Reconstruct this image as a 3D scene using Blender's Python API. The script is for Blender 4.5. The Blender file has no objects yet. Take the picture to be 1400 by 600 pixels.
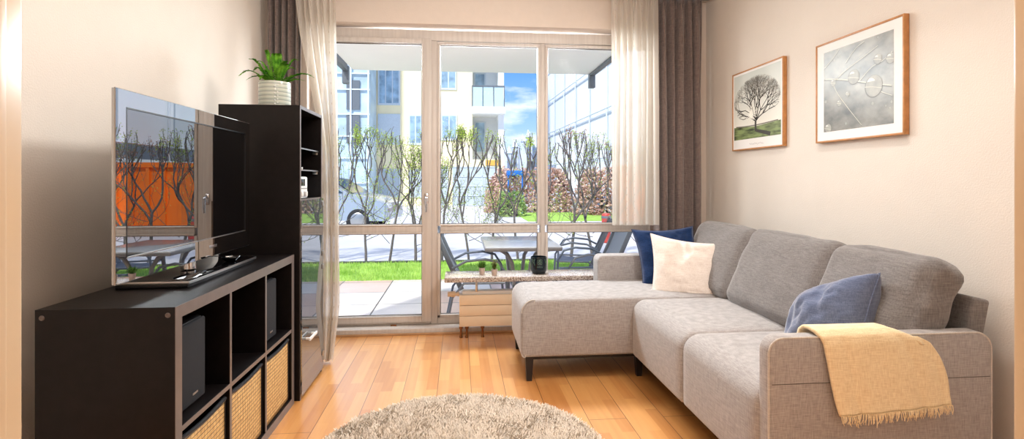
import bpy, bmesh, math, random
from mathutils import Vector, Matrix, noise as mn

random.seed(11)
SC = bpy.context.scene
COL = SC.collection
PI = math.pi
H = 1.15                      # eye height
YAW = math.atan(72 / 730)
CX, HY, F = 700, 247, 730
S_, C_ = math.sin(YAW), math.cos(YAW)


def ray(u, v):
    a = (u - CX) / F
    return Vector((a * C_ + S_, -a * S_ + C_, (HY - v) / F))


def atY(u, v, Y):
    r = ray(u, v)
    return Vector((0, 0, H)) + r * (Y / r.y)


# ------------------------------------------------------------------ mesh builder
class MB:
    def __init__(s):
        s.v = []; s.f = []; s.m = []

    def box(s, x0, y0, z0, x1, y1, z1, mat=0, M=None):
        b = len(s.v)
        for p in ((x0, y0, z0), (x1, y0, z0), (x1, y1, z0), (x0, y1, z0), (x0, y0, z1), (x1, y0, z1), (x1, y1, z1), (x0, y1, z1)):
            p = Vector(p)
            s.v.append(M @ p if M else p)
        for q in ((0, 3, 2, 1), (4, 5, 6, 7), (0, 1, 5, 4), (1, 2, 6, 5), (2, 3, 7, 6), (3, 0, 4, 7)):
            s.f.append(tuple(b + i for i in q)); s.m.append(mat)
        return s

    def rbox(s, x0, y0, z0, x1, y1, z1, r=.005, mat=0, M=None, seg=2):
        bm = bmesh.new()
        bmesh.ops.create_cube(bm, size=1)
        for v in bm.verts:
            v.co = Vector(((x0 + x1) / 2 + v.co.x * (x1 - x0), (y0 + y1) / 2 + v.co.y * (y1 - y0), (z0 + z1) / 2 + v.co.z * (z1 - z0)))
        bmesh.ops.bevel(bm, geom=bm.edges[:], offset=r, segments=seg, profile=.5, affect='EDGES')
        s.add_bm(bm, mat, M)
        return s

    def add_bm(s, bm, mat=0, M=None):
        b = len(s.v)
        bm.verts.ensure_lookup_table(); bm.verts.index_update()
        for v in bm.verts:
            s.v.append(M @ v.co if M else v.co.copy())
        for f in bm.faces:
            s.f.append(tuple(b + v.index for v in f.verts)); s.m.append(mat)
        bm.free()

    def tube(s, pts, rad, n=8, mat=0, caps=True):
        pts = [Vector(p) for p in pts]
        if not isinstance(rad, (list, tuple)):
            rad = [rad] * len(pts)
        b = len(s.v)
        prev = None
        for i, p in enumerate(pts):
            if i == 0: d = pts[1] - p
            elif i == len(pts) - 1: d = p - pts[i - 1]
            else: d = (pts[i + 1] - pts[i - 1])
            d.normalize()
            if prev is None:
                up = Vector((0, 0, 1)) if abs(d.z) < .9 else Vector((1, 0, 0))
                a = d.cross(up).normalized()
            else:
                a = (prev - d * prev.dot(d))
                if a.length < 1e-6: a = d.orthogonal()
                a.normalize()
            prev = a
            c = d.cross(a)
            for k in range(n):
                t = 2 * PI * k / n
                s.v.append(p + (a * math.cos(t) + c * math.sin(t)) * rad[i])
        for i in range(len(pts) - 1):
            for k in range(n):
                s.f.append((b + i * n + k, b + i * n + (k + 1) % n, b + (i + 1) * n + (k + 1) % n, b + (i + 1) * n + k)); s.m.append(mat)
        if caps:
            s.f.append(tuple(b + k for k in reversed(range(n)))); s.m.append(mat)
            s.f.append(tuple(b + (len(pts) - 1) * n + k for k in range(n))); s.m.append(mat)
        return s

    def lathe(s, prof, c=(0, 0, 0), n=32, mat=0):
        b = len(s.v); c = Vector(c)
        for r, z in prof:
            for k in range(n):
                t = 2 * PI * k / n
                s.v.append(c + Vector((r * math.cos(t), r * math.sin(t), z)))
        for i in range(len(prof) - 1):
            for k in range(n):
                s.f.append((b + i * n + k, b + i * n + (k + 1) % n, b + (i + 1) * n + (k + 1) % n, b + (i + 1) * n + k)); s.m.append(mat)
        s.f.append(tuple(b + k for k in reversed(range(n)))); s.m.append(mat)
        s.f.append(tuple(b + (len(prof) - 1) * n + k for k in range(n))); s.m.append(mat)
        return s

    def poly(s, pts, mat=0):
        b = len(s.v)
        s.v += [Vector(p) for p in pts]
        s.f.append(tuple(range(b, b + len(pts)))); s.m.append(mat)
        return s

    def grid(s, fn, nu, nv, mat=0, flip=False):
        b = len(s.v)
        for j in range(nv + 1):
            for i in range(nu + 1):
                s.v.append(Vector(fn(i / nu, j / nv)))
        for j in range(nv):
            for i in range(nu):
                a = b + j * (nu + 1) + i
                q = (a, a + 1, a + nu + 2, a + nu + 1)
                s.f.append(q[::-1] if flip else q); s.m.append(mat)
        return s

    def build(s, name, mats, parent=None, loc=None, smooth=True, bevel=0, ang=38):
        if not isinstance(mats, (list, tuple)): mats = [mats]
        if parent is not None:
            off = WORLD[parent.name]
        elif loc is not None:
            off = Vector(loc)
        else:
            xs = [p.x for p in s.v]; ys = [p.y for p in s.v]; zs = [p.z for p in s.v]
            off = Vector(((min(xs) + max(xs)) / 2, (min(ys) + max(ys)) / 2, min(zs)))
        me = bpy.data.meshes.new(name)
        me.from_pydata([tuple(p - off) for p in s.v], [], s.f)
        for m in mats: me.materials.append(m)
        if len(mats) > 1: me.polygons.foreach_set('material_index', s.m)
        me.update()
        if smooth:
            me.polygons.foreach_set('use_smooth', [True] * len(me.polygons))
            me.set_sharp_from_angle(angle=math.radians(ang))
        o = bpy.data.objects.new(name, me)
        COL.objects.link(o)
        if parent is not None:
            o.parent = parent
            WORLD[o.name] = WORLD[parent.name].copy()
        else:
            o.location = off
            WORLD[o.name] = off.copy()
        if bevel:
            md = o.modifiers.new('bevel', 'BEVEL'); md.width = bevel; md.segments = 2; md.limit_method = 'ANGLE'; md.angle_limit = math.radians(50)
        return o


WORLD = {}


def tag(o, label, cat, group=None, kind=None):
    o['label'] = label
    o['category'] = cat
    if group: o['group'] = group
    if kind: o['kind'] = kind
    return o


def thing(name, loc, label, cat, group=None):
    o = bpy.data.objects.new(name, None)
    o.empty_display_size = .05
    COL.objects.link(o)
    o.location = loc
    WORLD[o.name] = Vector(loc)
    return tag(o, label, cat, group)


def struct(o):
    o['kind'] = 'structure'
    return o


def copy_tree(o, parent=None):
    c = o.copy(); COL.objects.link(c); c.parent = parent
    for ch in o.children: copy_tree(ch, c)
    return c


# ------------------------------------------------------------------ materials
def srgb(r, g, b):
    f = lambda c: (c / 255 / 12.92) if c / 255 <= .04045 else ((c / 255 + .055) / 1.055) ** 2.4
    return (f(r), f(g), f(b), 1)


class NT:
    def __init__(s, name):
        s.mat = bpy.data.materials.new(name); s.mat.use_nodes = True
        s.t = s.mat.node_tree; s.t.nodes.clear()
        s.out = s.n('ShaderNodeOutputMaterial')

    def n(s, typ, **kw):
        nd = s.t.nodes.new(typ)
        for k, v in kw.items():
            if k.startswith('_'): setattr(nd, k[1:], v)
            else:
                try: nd.inputs[k].default_value = v
                except Exception: nd.inputs[int(k[1:])].default_value = v
        return nd

    def l(s, a, ao, b, bi): s.t.links.new(a.outputs[ao], b.inputs[bi])

    def ramp(s, src, out, stops, interp='LINEAR'):
        r = s.n('ShaderNodeValToRGB'); e = r.color_ramp.elements; r.color_ramp.interpolation = interp
        e[0].position, e[0].color = stops[0][0], stops[0][1]
        e[1].position, e[1].color = stops[1][0], stops[1][1]
        for p, c in stops[2:]:
            q = e.new(p); q.color = c
        s.l(src, out, r, 'Fac')
        return r

    def bsdf(s, **kw):
        b = s.n('ShaderNodeBsdfPrincipled')
        for k, v in kw.items(): b.inputs[k.replace('_', ' ')].default_value = v
        s.l(b, 0, s.out, 0)
        return b


def mul(c, k): return (min(c[0] * k, 1), min(c[1] * k, 1), min(c[2] * k, 1), 1)


def plain(name, col, rough=.5, metal=0, noise=.06, scale=20, bump=0, spec=.5, bscale=None, **kw):
    t = NT(name)
    b = t.bsdf(Roughness=rough, Metallic=metal)
    b.inputs['Specular IOR Level'].default_value = spec
    for k, v in kw.items(): b.inputs[k.replace('_', ' ')].default_value = v
    tc = t.n('ShaderNodeTexCoord')
    nz = t.n('ShaderNodeTexNoise', Scale=scale, Detail=4.0)
    t.l(tc, 'Object', nz, 'Vector')
    r = t.ramp(nz, 'Fac', [(.3, mul(col, 1 - noise)), (.7, mul(col, 1 + noise))])
    t.l(r, 'Color', b, 'Base Color')
    if bump:
        n2 = t.n('ShaderNodeTexNoise', Scale=bscale or scale * 4, Detail=3.0)
        t.l(tc, 'Object', n2, 'Vector')
        bp = t.n('ShaderNodeBump', Strength=bump, Distance=.004)
        t.l(n2, 'Fac', bp, 'Height'); t.l(bp, 'Normal', b, 'Normal')
    return t.mat


def fabric(name, col, col2, bump=.4, dirn=None, rough=.95, sheen=.3, fine=260):
    """woven cloth: two crossed stretched noises"""
    t = NT(name)
    b = t.bsdf(Roughness=rough)
    b.inputs['Specular IOR Level'].default_value = .15
    b.inputs['Sheen Weight'].default_value = sheen
    b.inputs['Sheen Roughness'].default_value = .5
    tc = t.n('ShaderNodeTexCoord')
    fac = []
    for sc in ((fine * .1, fine * .1, fine * 1.6), (fine * 1.3, fine * 1.3, fine * .12)):
        mp = t.n('ShaderNodeMapping'); mp.inputs['Scale'].default_value = sc
        nz = t.n('ShaderNodeTexNoise', Scale=1.0, Detail=2.0)
        t.l(tc, 'Object', mp, 'Vector'); t.l(mp, 'Vector', nz, 'Vector'); fac.append(nz)
    ad = t.n('ShaderNodeMath', _operation='ADD'); t.l(fac[0], 'Fac', ad, 0); t.l(fac[1], 'Fac', ad, 1)
    hf = t.n('ShaderNodeMath', _operation='MULTIPLY'); hf.inputs[1].default_value = .5; t.l(ad, 0, hf, 0)
    r = t.ramp(hf, 0, [(.36, col), (.64, col2)])
    t.l(r, 'Color', b, 'Base Color')
    bp = t.n('ShaderNodeBump', Strength=bump, Distance=.002)
    t.l(hf, 0, bp, 'Height'); t.l(bp, 'Normal', b, 'Normal')
    return t.mat


M = {}
M['wall'] = plain('wall_plaster', srgb(230, 220, 209), rough=.85, noise=.015, scale=6, bump=.35, bscale=160, spec=.25)
M['ceiling'] = plain('ceiling_paint', srgb(226, 218, 208), rough=.9, noise=.01, scale=5, spec=.2)
M['lintel'] = plain('lintel_paint', srgb(222, 208, 196), rough=.85, noise=.015, bump=.15, bscale=150, spec=.2)
M['white'] = plain('white_paint', srgb(236, 232, 226), rough=.4, noise=.01)
M['jamb'] = plain('door_frame_lacquer', srgb(222, 198, 164), rough=.25, noise=.01)
M['base'] = plain('baseboard_wood', srgb(190, 150, 112), rough=.4, noise=.1, scale=12)

# window frame: pale taupe painted wood with faint vertical grain
t = NT('painted_window_wood')
b = t.bsdf(Roughness=.38)
tc = t.n('ShaderNodeTexCoord'); mp = t.n('ShaderNodeMapping'); mp.inputs['Scale'].default_value = (60, 60, 3)
nz = t.n('ShaderNodeTexNoise', Scale=1.0, Detail=3.0)
t.l(tc, 'Object', mp, 'Vector'); t.l(mp, 'Vector', nz, 'Vector')
r = t.ramp(nz, 'Fac', [(.3, srgb(198, 189, 182)), (.7, srgb(210, 202, 195))]); t.l(r, 'Color', b, 'Base Color')
M['frame'] = t.mat

M['seal'] = plain('rubber_seal', srgb(90, 84, 80), rough=.6)
M['chrome'] = plain('chrome', srgb(215, 215, 218), rough=.12, metal=1, noise=.01)
M['satin'] = plain('satin_aluminium', srgb(190, 188, 186), rough=.3, metal=1, noise=.02)
M['brass'] = plain('aged_brass', srgb(150, 105, 70), rough=.35, metal=1, noise=.1)
M['blackwood'] = plain('black_brown_foil', srgb(20, 16, 16), rough=.36, noise=.25, scale=30, bump=.08, spec=.25)
M['blackin'] = plain('black_brown_inside', srgb(17, 15, 16), rough=.55, noise=.2, scale=30, spec=.2)
M['edge'] = plain('pale_grey_edge', srgb(108, 98, 94), rough=.3, noise=.08, scale=25)  # plain paler grey for panel fronts, screw caps and radio trim
M['black'] = plain('black_plastic', srgb(16, 16, 18), rough=.4, noise=.1)
M['grille'] = plain('speaker_cloth', srgb(24, 26, 32), rough=.9, noise=.25, scale=300, bump=.4, bscale=700)
M['gloss'] = plain('piano_black', srgb(6, 6, 8), rough=.03, noise=.05, spec=.6)
M['screen'] = plain('glossy_screen', srgb(5, 6, 9), rough=.0, noise=.02, spec=1.0)
M['screen'].node_tree.nodes['Principled BSDF'].inputs['IOR'].default_value = 2.1
M['bezel'] = plain('glossy_bezel', srgb(12, 12, 14), rough=.0, noise=.02, spec=1.0)
M['bezel'].node_tree.nodes['Principled BSDF'].inputs['IOR'].default_value = 2.9
M['doorglass'] = plain('dark_cabinet_glass', srgb(58, 64, 68), rough=.01, noise=.02, spec=1.0)
M['doorglass'].node_tree.nodes['Principled BSDF'].inputs['IOR'].default_value = 2.6
M['whiteplastic'] = plain('white_plastic', srgb(232, 232, 230), rough=.35, noise=.01)
M['darkleg'] = plain('black_stained_leg', srgb(24, 22, 26), rough=.4)

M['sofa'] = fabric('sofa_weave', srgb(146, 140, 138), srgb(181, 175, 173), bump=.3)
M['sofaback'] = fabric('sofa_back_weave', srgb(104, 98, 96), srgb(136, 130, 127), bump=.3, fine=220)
M['piping'] = fabric('sofa_piping', srgb(180, 172, 164), srgb(210, 202, 194), bump=.2)
M['seamdark'] = plain('seam_shadow', srgb(84, 76, 70), rough=1)
M['navy'] = fabric('navy_cotton', srgb(12, 34, 72), srgb(24, 54, 100), bump=.3)
M['offwhite'] = fabric('offwhite_cotton', srgb(222, 208, 198), srgb(244, 234, 226), bump=.25)
M['slate'] = fabric('slate_blue_velvet', srgb(76, 88, 118), srgb(108, 118, 146), bump=.2, sheen=.6)
M['throw'] = fabric('cream_wool', srgb(226, 200, 156), srgb(250, 230, 192), bump=.5, fine=300)
M['drape'] = fabric('taupe_drape', srgb(98, 84, 80), srgb(138, 122, 116), bump=.2, sheen=.5)

# sheer curtain with sewn dots
t = NT('sheer_voile')
d = t.n('ShaderNodeBsdfDiffuse'); d.inputs['Color'].default_value = srgb(242, 235, 225)
tl = t.n('ShaderNodeBsdfTranslucent'); tl.inputs['Color'].default_value = srgb(222, 213, 202)
tr = t.n('ShaderNodeBsdfTransparent')
m1 = t.n('ShaderNodeMixShader', Fac=.5); t.l(d, 0, m1, 1); t.l(tl, 0, m1, 2)
tc = t.n('ShaderNodeTexCoord')
vo = t.n('ShaderNodeTexVoronoi', Scale=1.0); vo.inputs['Randomness'].default_value = .0
mp = t.n('ShaderNodeMapping'); mp.inputs['Scale'].default_value = (7, 34, 1)
t.l(tc, 'UV', mp, 'Vector'); 
sp = t.n('ShaderNodeSeparateXYZ'); t.l(mp, 'Vector', sp, 0)
# dots: fract distance in both directions
dd = []
for ax, wd in (('X', .022), ('Y', .10)):
    fr = t.n('ShaderNodeMath', _operation='FRACT'); t.l(sp, ax, fr, 0)
    sb = t.n('ShaderNodeMath', _operation='SUBTRACT'); sb.inputs[1].default_value = .5; t.l(fr, 0, sb, 0)
    ab = t.n('ShaderNodeMath', _operation='ABSOLUTE'); t.l(sb, 0, ab, 0)
    lt = t.n('ShaderNodeMath', _operation='LESS_THAN'); lt.inputs[1].default_value = wd; t.l(ab, 0, lt, 0); dd.append(lt)
mm = t.n('ShaderNodeMath', _operation='MULTIPLY'); t.l(dd[0], 0, mm, 0); t.l(dd[1], 0, mm, 1)
dk = t.n('ShaderNodeBsdfDiffuse'); dk.inputs['Color'].default_value = srgb(190, 172, 152)
m2 = t.n('ShaderNodeMixShader', Fac=.15); t.l(m1, 0, m2, 1); t.l(tr, 0, m2, 2)
m3 = t.n('ShaderNodeMixShader'); t.l(mm, 0, m3, 'Fac'); t.l(m2, 0, m3, 1); t.l(dk, 0, m3, 2)
t.l(m3, 0, t.out, 0)
M['sheer'] = t.mat

# clear window glass (thin sheet)
def thin_glass(name, tint, f0=.05, mx=1.0):
    t = NT(name)
    lw = t.n('ShaderNodeFresnel', IOR=1.45)
    tr = t.n('ShaderNodeBsdfTransparent'); tr.inputs['Color'].default_value = tint
    gl = t.n('ShaderNodeBsdfGlossy'); gl.inputs['Roughness'].default_value = 0.0
    m = t.n('ShaderNodeMixShader'); k = t.n('ShaderNodeMath', _operation='MULTIPLY'); k.inputs[1].default_value = mx
    t.l(lw, 0, k, 0); t.l(k, 0, m, 'Fac'); t.l(tr, 0, m, 1); t.l(gl, 0, m, 2); t.l(m, 0, t.out, 0)
    return t.mat
M['glass'] = thin_glass('clear_glass', (.97, .985, .98, 1), mx=.03)
M['shelfglass'] = thin_glass('shelf_glass', (.75, .85, .84, 1))

# floor: ship-deck beech planks running into the room
t = NT('beech_floor')
b = t.bsdf(Roughness=.35)
b.inputs['Coat Weight'].default_value = 1.0; b.inputs['Coat Roughness'].default_value = .2; b.inputs['Coat IOR'].default_value = 1.7
tc = t.n('ShaderNodeTexCoord')
mp = t.n('ShaderNodeMapping'); mp.inputs['Rotation'].default_value = (0, 0, PI / 2)
t.l(tc, 'Object', mp, 'Vector')
def brick(w, h, mort, off, bias=0.0):
    k = t.n('ShaderNodeTexBrick'); k.offset = off; k.inputs['Scale'].default_value = 1
    k.inputs['Brick Width'].default_value = w; k.inputs['Row Height'].default_value = h
    k.inputs['Mortar Size'].default_value = mort; k.inputs['Mortar Smooth'].default_value = .1
    k.inputs['Color1'].default_value = (0, 0, 0, 1); k.inputs['Color2'].default_value = (1, 1, 1, 1); k.inputs['Mortar'].default_value = (.5, .5, .5, 1)
    k.inputs['Bias'].default_value = bias
    t.l(mp, 'Vector', k, 'Vector'); return k
k1 = brick(.36, .0617, .0, .37)
k2 = brick(2.3, .185, .0016, .43)
mp2 = t.n('ShaderNodeMapping'); mp2.inputs['Scale'].default_value = (40, 2.2, 1); t.l(tc, 'Object', mp2, 'Vector')
nz = t.n('ShaderNodeTexNoise', Scale=1.0, Detail=5.0); t.l(mp2, 'Vector', nz, 'Vector')
ad = t.n('ShaderNodeMath', _operation='MULTIPLY'); ad.inputs[1].default_value = .5; t.l(k1, 'Color', ad, 0)
ad2 = t.n('ShaderNodeMath', _operation='MULTIPLY_ADD'); ad2.inputs[1].default_value = .6; t.l(nz, 'Fac', ad2, 0); t.l(ad, 0, ad2, 2)
r = t.ramp(ad2, 0, [(.2, srgb(202, 132, 68)), (.85, srgb(230, 168, 100))]); 
mx = t.n('ShaderNodeMix', _data_type='RGBA'); mx.inputs['B'].default_value = srgb(120, 72, 36)
t.l(k2, 'Fac', mx, 'Factor'); t.l(r, 'Color', mx, 'A'); t.l(mx, 'Result', b, 'Base Color')
bp = t.n('ShaderNodeBump', Strength=.3, Distance=.002); bp.invert = True; t.l(k2, 'Fac', bp, 'Height'); t.l(bp, 'Normal', b, 'Normal')
M['floor'] = t.mat

# speckled stone
def granite(name, stops, scale, rough):
    t = NT(name); b = t.bsdf(Roughness=rough)
    tc = t.n('ShaderNodeTexCoord')
    vo = t.n('ShaderNodeTexVoronoi', Scale=scale); t.l(tc, 'Object', vo, 'Vector')
    sep = t.n('ShaderNodeSeparateColor'); t.l(vo, 'Color', sep, 0)
    r = t.ramp(sep, 0, stops); t.l(r, 'Color', b, 'Base Color'); return t.mat
M['granite'] = granite('granite', [(0, srgb(84, 70, 62)), (1, srgb(226, 218, 210)), (.25, srgb(150, 130, 118)), (.6, srgb(190, 180, 172))], 210, .08)

M['pile'] = plain('rug_pile_yarn', srgb(232, 220, 206), rough=1, noise=.08, scale=14, spec=.05)
M['rugbase'] = plain('rug_backing', srgb(214, 200, 184), rough=1, noise=.1, spec=.05)
M['cream'] = plain('radiator_enamel', srgb(226, 204, 176), rough=.35, noise=.01)

# woven seagrass: rows of rounded slats with dark cord
t = NT('woven_seagrass')
b = t.bsdf(Roughness=.6)
tc = t.n('ShaderNodeTexCoord'); sx = t.n('ShaderNodeSeparateXYZ'); t.l(tc, 'Object', sx, 0)
def wave(ax, freq):
    mlt = t.n('ShaderNodeMath', _operation='MULTIPLY'); mlt.inputs[1].default_value = freq; t.l(sx, ax, mlt, 0)
    fr = t.n('ShaderNodeMath', _operation='FRACT'); t.l(mlt, 0, fr, 0); return fr
fz = wave('Z', 62); fy = wave('Y', 44)
r1 = t.ramp(fz, 0, [(0, (0, 0, 0, 1)), (1, (0, 0, 0, 1)), (.12, (1, 1, 1, 1)), (.88, (1, 1, 1, 1))])
r2 = t.ramp(fy, 0, [(0, (.6, .6, .6, 1)), (1, (1, 1, 1, 1)), (.06, (.6, .6, .6, 1)), (.14, (1, 1, 1, 1))])
m_ = t.n('ShaderNodeMath', _operation='MULTIPLY'); t.l(r1, 0, m_, 0); t.l(r2, 0, m_, 1)
nz = t.n('ShaderNodeTexNoise', Scale=60.0); t.l(tc, 'Object', nz, 'Vector')
rc = t.ramp(nz, 'Fac', [(.3, srgb(196, 150, 90)), (.7, srgb(230, 190, 126))])
mx = t.n('ShaderNodeMix', _data_type='RGBA'); mx.inputs['A'].default_value = srgb(62, 42, 24); t.l(m_, 0, mx, 'Factor'); t.l(rc, 0, mx, 'B'); t.l(mx, 'Result', b, 'Base Color')
bp = t.n('ShaderNodeBump', Strength=.8, Distance=.003); t.l(m_, 0, bp, 'Height'); t.l(bp, 'Normal', b, 'Normal')
M['weave'] = t.mat

def leafy(name, c1, c2, scale=30, trans=True):
    t = NT(name)
    tc = t.n('ShaderNodeTexCoord'); nz = t.n('ShaderNodeTexNoise', Scale=scale); t.l(tc, 'Object', nz, 'Vector')
    r = t.ramp(nz, 'Fac', [(.35, c1), (.65, c2)])
    d = t.n('ShaderNodeBsdfDiffuse'); tl = t.n('ShaderNodeBsdfTranslucent'); m = t.n('ShaderNodeMixShader', Fac=.35)
    t.l(r, 0, d, 0); t.l(r, 0, tl, 0); t.l(d, 0, m, 1); t.l(tl, 0, m, 2); t.l(m, 0, t.out, 0)
    return t.mat
M['fern'] = leafy('fern_green', srgb(44, 104, 30), srgb(122, 178, 58), 24)
M['succ'] = leafy('succulent_green', srgb(64, 110, 44), srgb(126, 164, 84), 60)
M['succ2'] = leafy('muted_sprig_green', srgb(88, 100, 60), srgb(150, 150, 96), 60)
M['bud'] = leafy('spring_leaf', srgb(150, 178, 70), srgb(206, 220, 120), 4)
M['redbud'] = leafy('russet_leaf', srgb(180, 120, 90), srgb(206, 160, 130), 4)
M['grass'] = leafy('grass_blade', srgb(150, 190, 80), srgb(206, 230, 130), 3)
M['lawnbase'] = plain('lawn_soil', srgb(160, 196, 96), rough=1, noise=.2, scale=4, spec=.05)
M['bark'] = plain('bark', srgb(104, 96, 94), rough=.9, noise=.25, scale=30, bump=.3)
M['soil'] = plain('potting_soil', srgb(48, 34, 26), rough=1, noise=.3, scale=80)
M['clay'] = plain('pale_concrete_pot', srgb(190, 168, 156), rough=.8, noise=.08, scale=60)
M['candleglass'] = plain('dark_teal_jar', srgb(14, 26, 34), rough=.12, noise=.2)
M['candlemark'] = plain('pale_green_print', srgb(118, 150, 128), rough=.5)
M['oak'] = plain('oak_frame', srgb(190, 132, 78), rough=.45, noise=.14, scale=40)

# ribbed glazed pot
t = NT('glazed_pot')
b = t.bsdf(Roughness=.2)
tc = t.n('ShaderNodeTexCoord'); sx = t.n('ShaderNodeSeparateXYZ'); t.l(tc, 'Object', sx, 0)
ml = t.n('ShaderNodeMath', _operation='MULTIPLY'); ml.inputs[1].default_value = 46; t.l(sx, 'Z', ml, 0)
fr = t.n('ShaderNodeMath', _operation='FRACT'); t.l(ml, 0, fr, 0)
r = t.ramp(fr, 0, [(0, srgb(150, 158, 150)), (1, srgb(214, 214, 200)), (.5, srgb(196, 202, 188))]); t.l(r, 0, b, 'Base Color')
bp = t.n('ShaderNodeBump', Strength=.6, Distance=.003); t.l(fr, 0, bp, 'Height'); t.l(bp, 'Normal', b, 'Normal')
M['pot'] = t.mat

# exterior
M['render_yellow'] = plain('yellow_render', srgb(250, 236, 196), rough=.9, noise=.03, scale=2, spec=.1)
M['render_white'] = plain('white_render', srgb(236, 240, 244), rough=.9, noise=.03, scale=2, spec=.1)
M['soffit'] = plain('balcony_soffit', srgb(250, 250, 250), rough=.9, noise=.01, scale=3, spec=.1)
M['garage'] = plain('garage_panel', srgb(186, 196, 204), rough=.7, noise=.03)
M['winframe'] = plain('far_window_frame', srgb(206, 216, 224), rough=.5)
M['winglass'] = plain('far_window_glass', srgb(150, 176, 196), rough=.05, noise=.4, scale=2.5, spec=.8)
M['blueglass'] = plain('blue_tower_glass', srgb(186, 208, 222), rough=.35, noise=.25, scale=1.2, spec=.8)
M['balglass'] = plain('frosted_balcony_glass', srgb(186, 212, 222), rough=.3, noise=.03)
M['steel'] = plain('painted_steel', srgb(104, 110, 118), rough=.45, noise=.05)
M['chairmetal'] = plain('garden_chair_tube', srgb(120, 128, 138), rough=.3, metal=.6)
M['sling'] = plain('garden_chair_mesh', srgb(120, 126, 136), rough=.8, noise=.1, scale=200)
M['tabletop'] = plain('wet_grey_table', srgb(150, 148, 150), rough=.18, noise=.08, scale=6)
M['asphalt'] = plain('pale_street', srgb(206, 204, 204), rough=.9, noise=.06, scale=1.5, spec=.1)
M['kerb'] = plain('dark_edging', srgb(74, 72, 70), rough=.9)
M['carpaint'] = plain('silver_blue_paint', srgb(176, 184, 192), rough=.15, metal=.4, noise=.02)
M['carglass'] = plain('car_glass', srgb(50, 66, 78), rough=.05, noise=.1, spec=.8)
M['tyre'] = plain('tyre', srgb(34, 34, 36), rough=.8)
M['orange'] = plain('orange_paint', srgb(240, 116, 20), rough=.5, noise=.1, scale=3)
M['bluepaint'] = plain('blue_paint', srgb(30, 110, 200), rough=.5)
M['redpaint'] = plain('red_paint', srgb(190, 70, 60), rough=.5)
M['hedge'] = leafy('russet_hedge', srgb(190, 150, 138), srgb(232, 206, 190), 1.5)
M['hedgegreen'] = leafy('green_hedge', srgb(130, 160, 96), srgb(190, 208, 140), 1.5)
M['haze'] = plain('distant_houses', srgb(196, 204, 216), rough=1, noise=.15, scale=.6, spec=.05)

# netted scaffold: white sheets with grey pole grid
t = NT('scaffold_net')
b = t.bsdf(Roughness=.9)
tc = t.n('ShaderNodeTexCoord'); bk = t.n('ShaderNodeTexBrick'); bk.offset = 0
mp = t.n('ShaderNodeMapping'); mp.inputs['Rotation'].default_value = (PI / 2, 0, 0)
sx = t.n('ShaderNodeSeparateXYZ'); cb = t.n('ShaderNodeCombineXYZ'); t.l(tc, 'Object', sx, 0)
t.l(sx, 'Y', cb, 'X'); t.l(sx, 'Z', cb, 'Y'); t.l(cb, 0, bk, 'Vector')
for k, v in (('Scale', 1), ('Brick Width', 2.5), ('Row Height', 2.0), ('Mortar Size', .045), ('Color1', srgb(240, 244, 248)), ('Color2', srgb(224, 232, 240)), ('Mortar', srgb(176, 188, 198))):
    bk.inputs[k].default_value = v
t.l(bk, 'Color', b, 'Base Color')
M['scaffold'] = t.mat

# patio slabs
t = NT('patio_slabs')
b = t.bsdf(Roughness=.3)
tc = t.n('ShaderNodeTexCoord'); bk = t.n('ShaderNodeTexBrick'); bk.offset = 0; bk.inputs['Scale'].default_value = 1
for k, v in (('Brick Width', .62), ('Row Height', .62), ('Mortar Size', .008), ('Color1', srgb(228, 186, 166)), ('Color2', srgb(250, 242, 234)), ('Mortar', srgb(96, 84, 78))):
    bk.inputs[k].default_value = v
nz = t.n('ShaderNodeTexNoise', Scale=3.0, Detail=5.0); t.l(tc, 'Object', nz, 'Vector')
t.l(tc, 'Object', bk, 'Vector')
mx = t.n('ShaderNodeMix', _data_type='RGBA', _blend_type='MULTIPLY'); mx.inputs['Factor'].default_value = .35
rr = t.ramp(nz, 'Fac', [(.35, (.6, .6, .6, 1)), (.65, (1, 1, 1, 1))])
t.l(bk, 'Color', mx, 'A'); t.l(rr, 0, mx, 'B'); t.l(mx, 'Result', b, 'Base Color')
M['patio'] = t.mat

# ================================================================== ROOM SHELL
XL, XR, YB, YF, ZC = -1.41, 1.94, 4.05, .50, 2.56
YW = 4.15                                     # inner face of the window frames
fx = lambda u: atY(u, 247, YW).x
fz = lambda v, u=600: atY(u, v, YW).z

struct(MB().box(-1.6, -1.3, -.14, 2.1, 4.36, 0).build('floor', M['floor'], smooth=False))
struct(MB().box(-1.6, -1.3, ZC, 2.1, 4.36, ZC + .12).build('ceiling', M['ceiling'], smooth=False))
struct(MB().box(XL - .15, YF, 0, XL, 4.36, ZC).build('wall_left', M['wall'], smooth=False))
struct(MB().box(XR, YF, 0, XR + .15, 4.36, ZC).build('wall_right', M['wall'], smooth=False))
WL, WR = fx(425), fx(902)
ZT = fz(41)                                   # frame top
wb = MB()
wb.box(XL, YB, 0, WL, 4.35, ZC); wb.box(WR, YB, 0, XR, 4.35, ZC); wb.box(WL, YB, ZT + .015, WR, 4.35, ZC)
struct(wb.build('wall_back', M['lintel'], smooth=False))
wf = MB()
wf.box(XL, YF - .11, 0, -.40, YF, ZC); wf.box(.60, YF - .11, 0, XR, YF, ZC); wf.box(-.40, YF - .11, 2.06, .60, YF, ZC)
struct(wf.build('wall_front', M['wall'], smooth=False))
# hall behind the doorway
wh = MB()
wh.box(-1.6, -1.3, 0, -1.45, YF - .11, ZC); wh.box(1.55, -1.3, 0, 1.7, YF - .11, ZC); wh.box(-1.45, -1.3, 0, 1.55, -1.18, ZC)
struct(wh.build('wall_hall', M['wall'], smooth=False))
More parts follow.
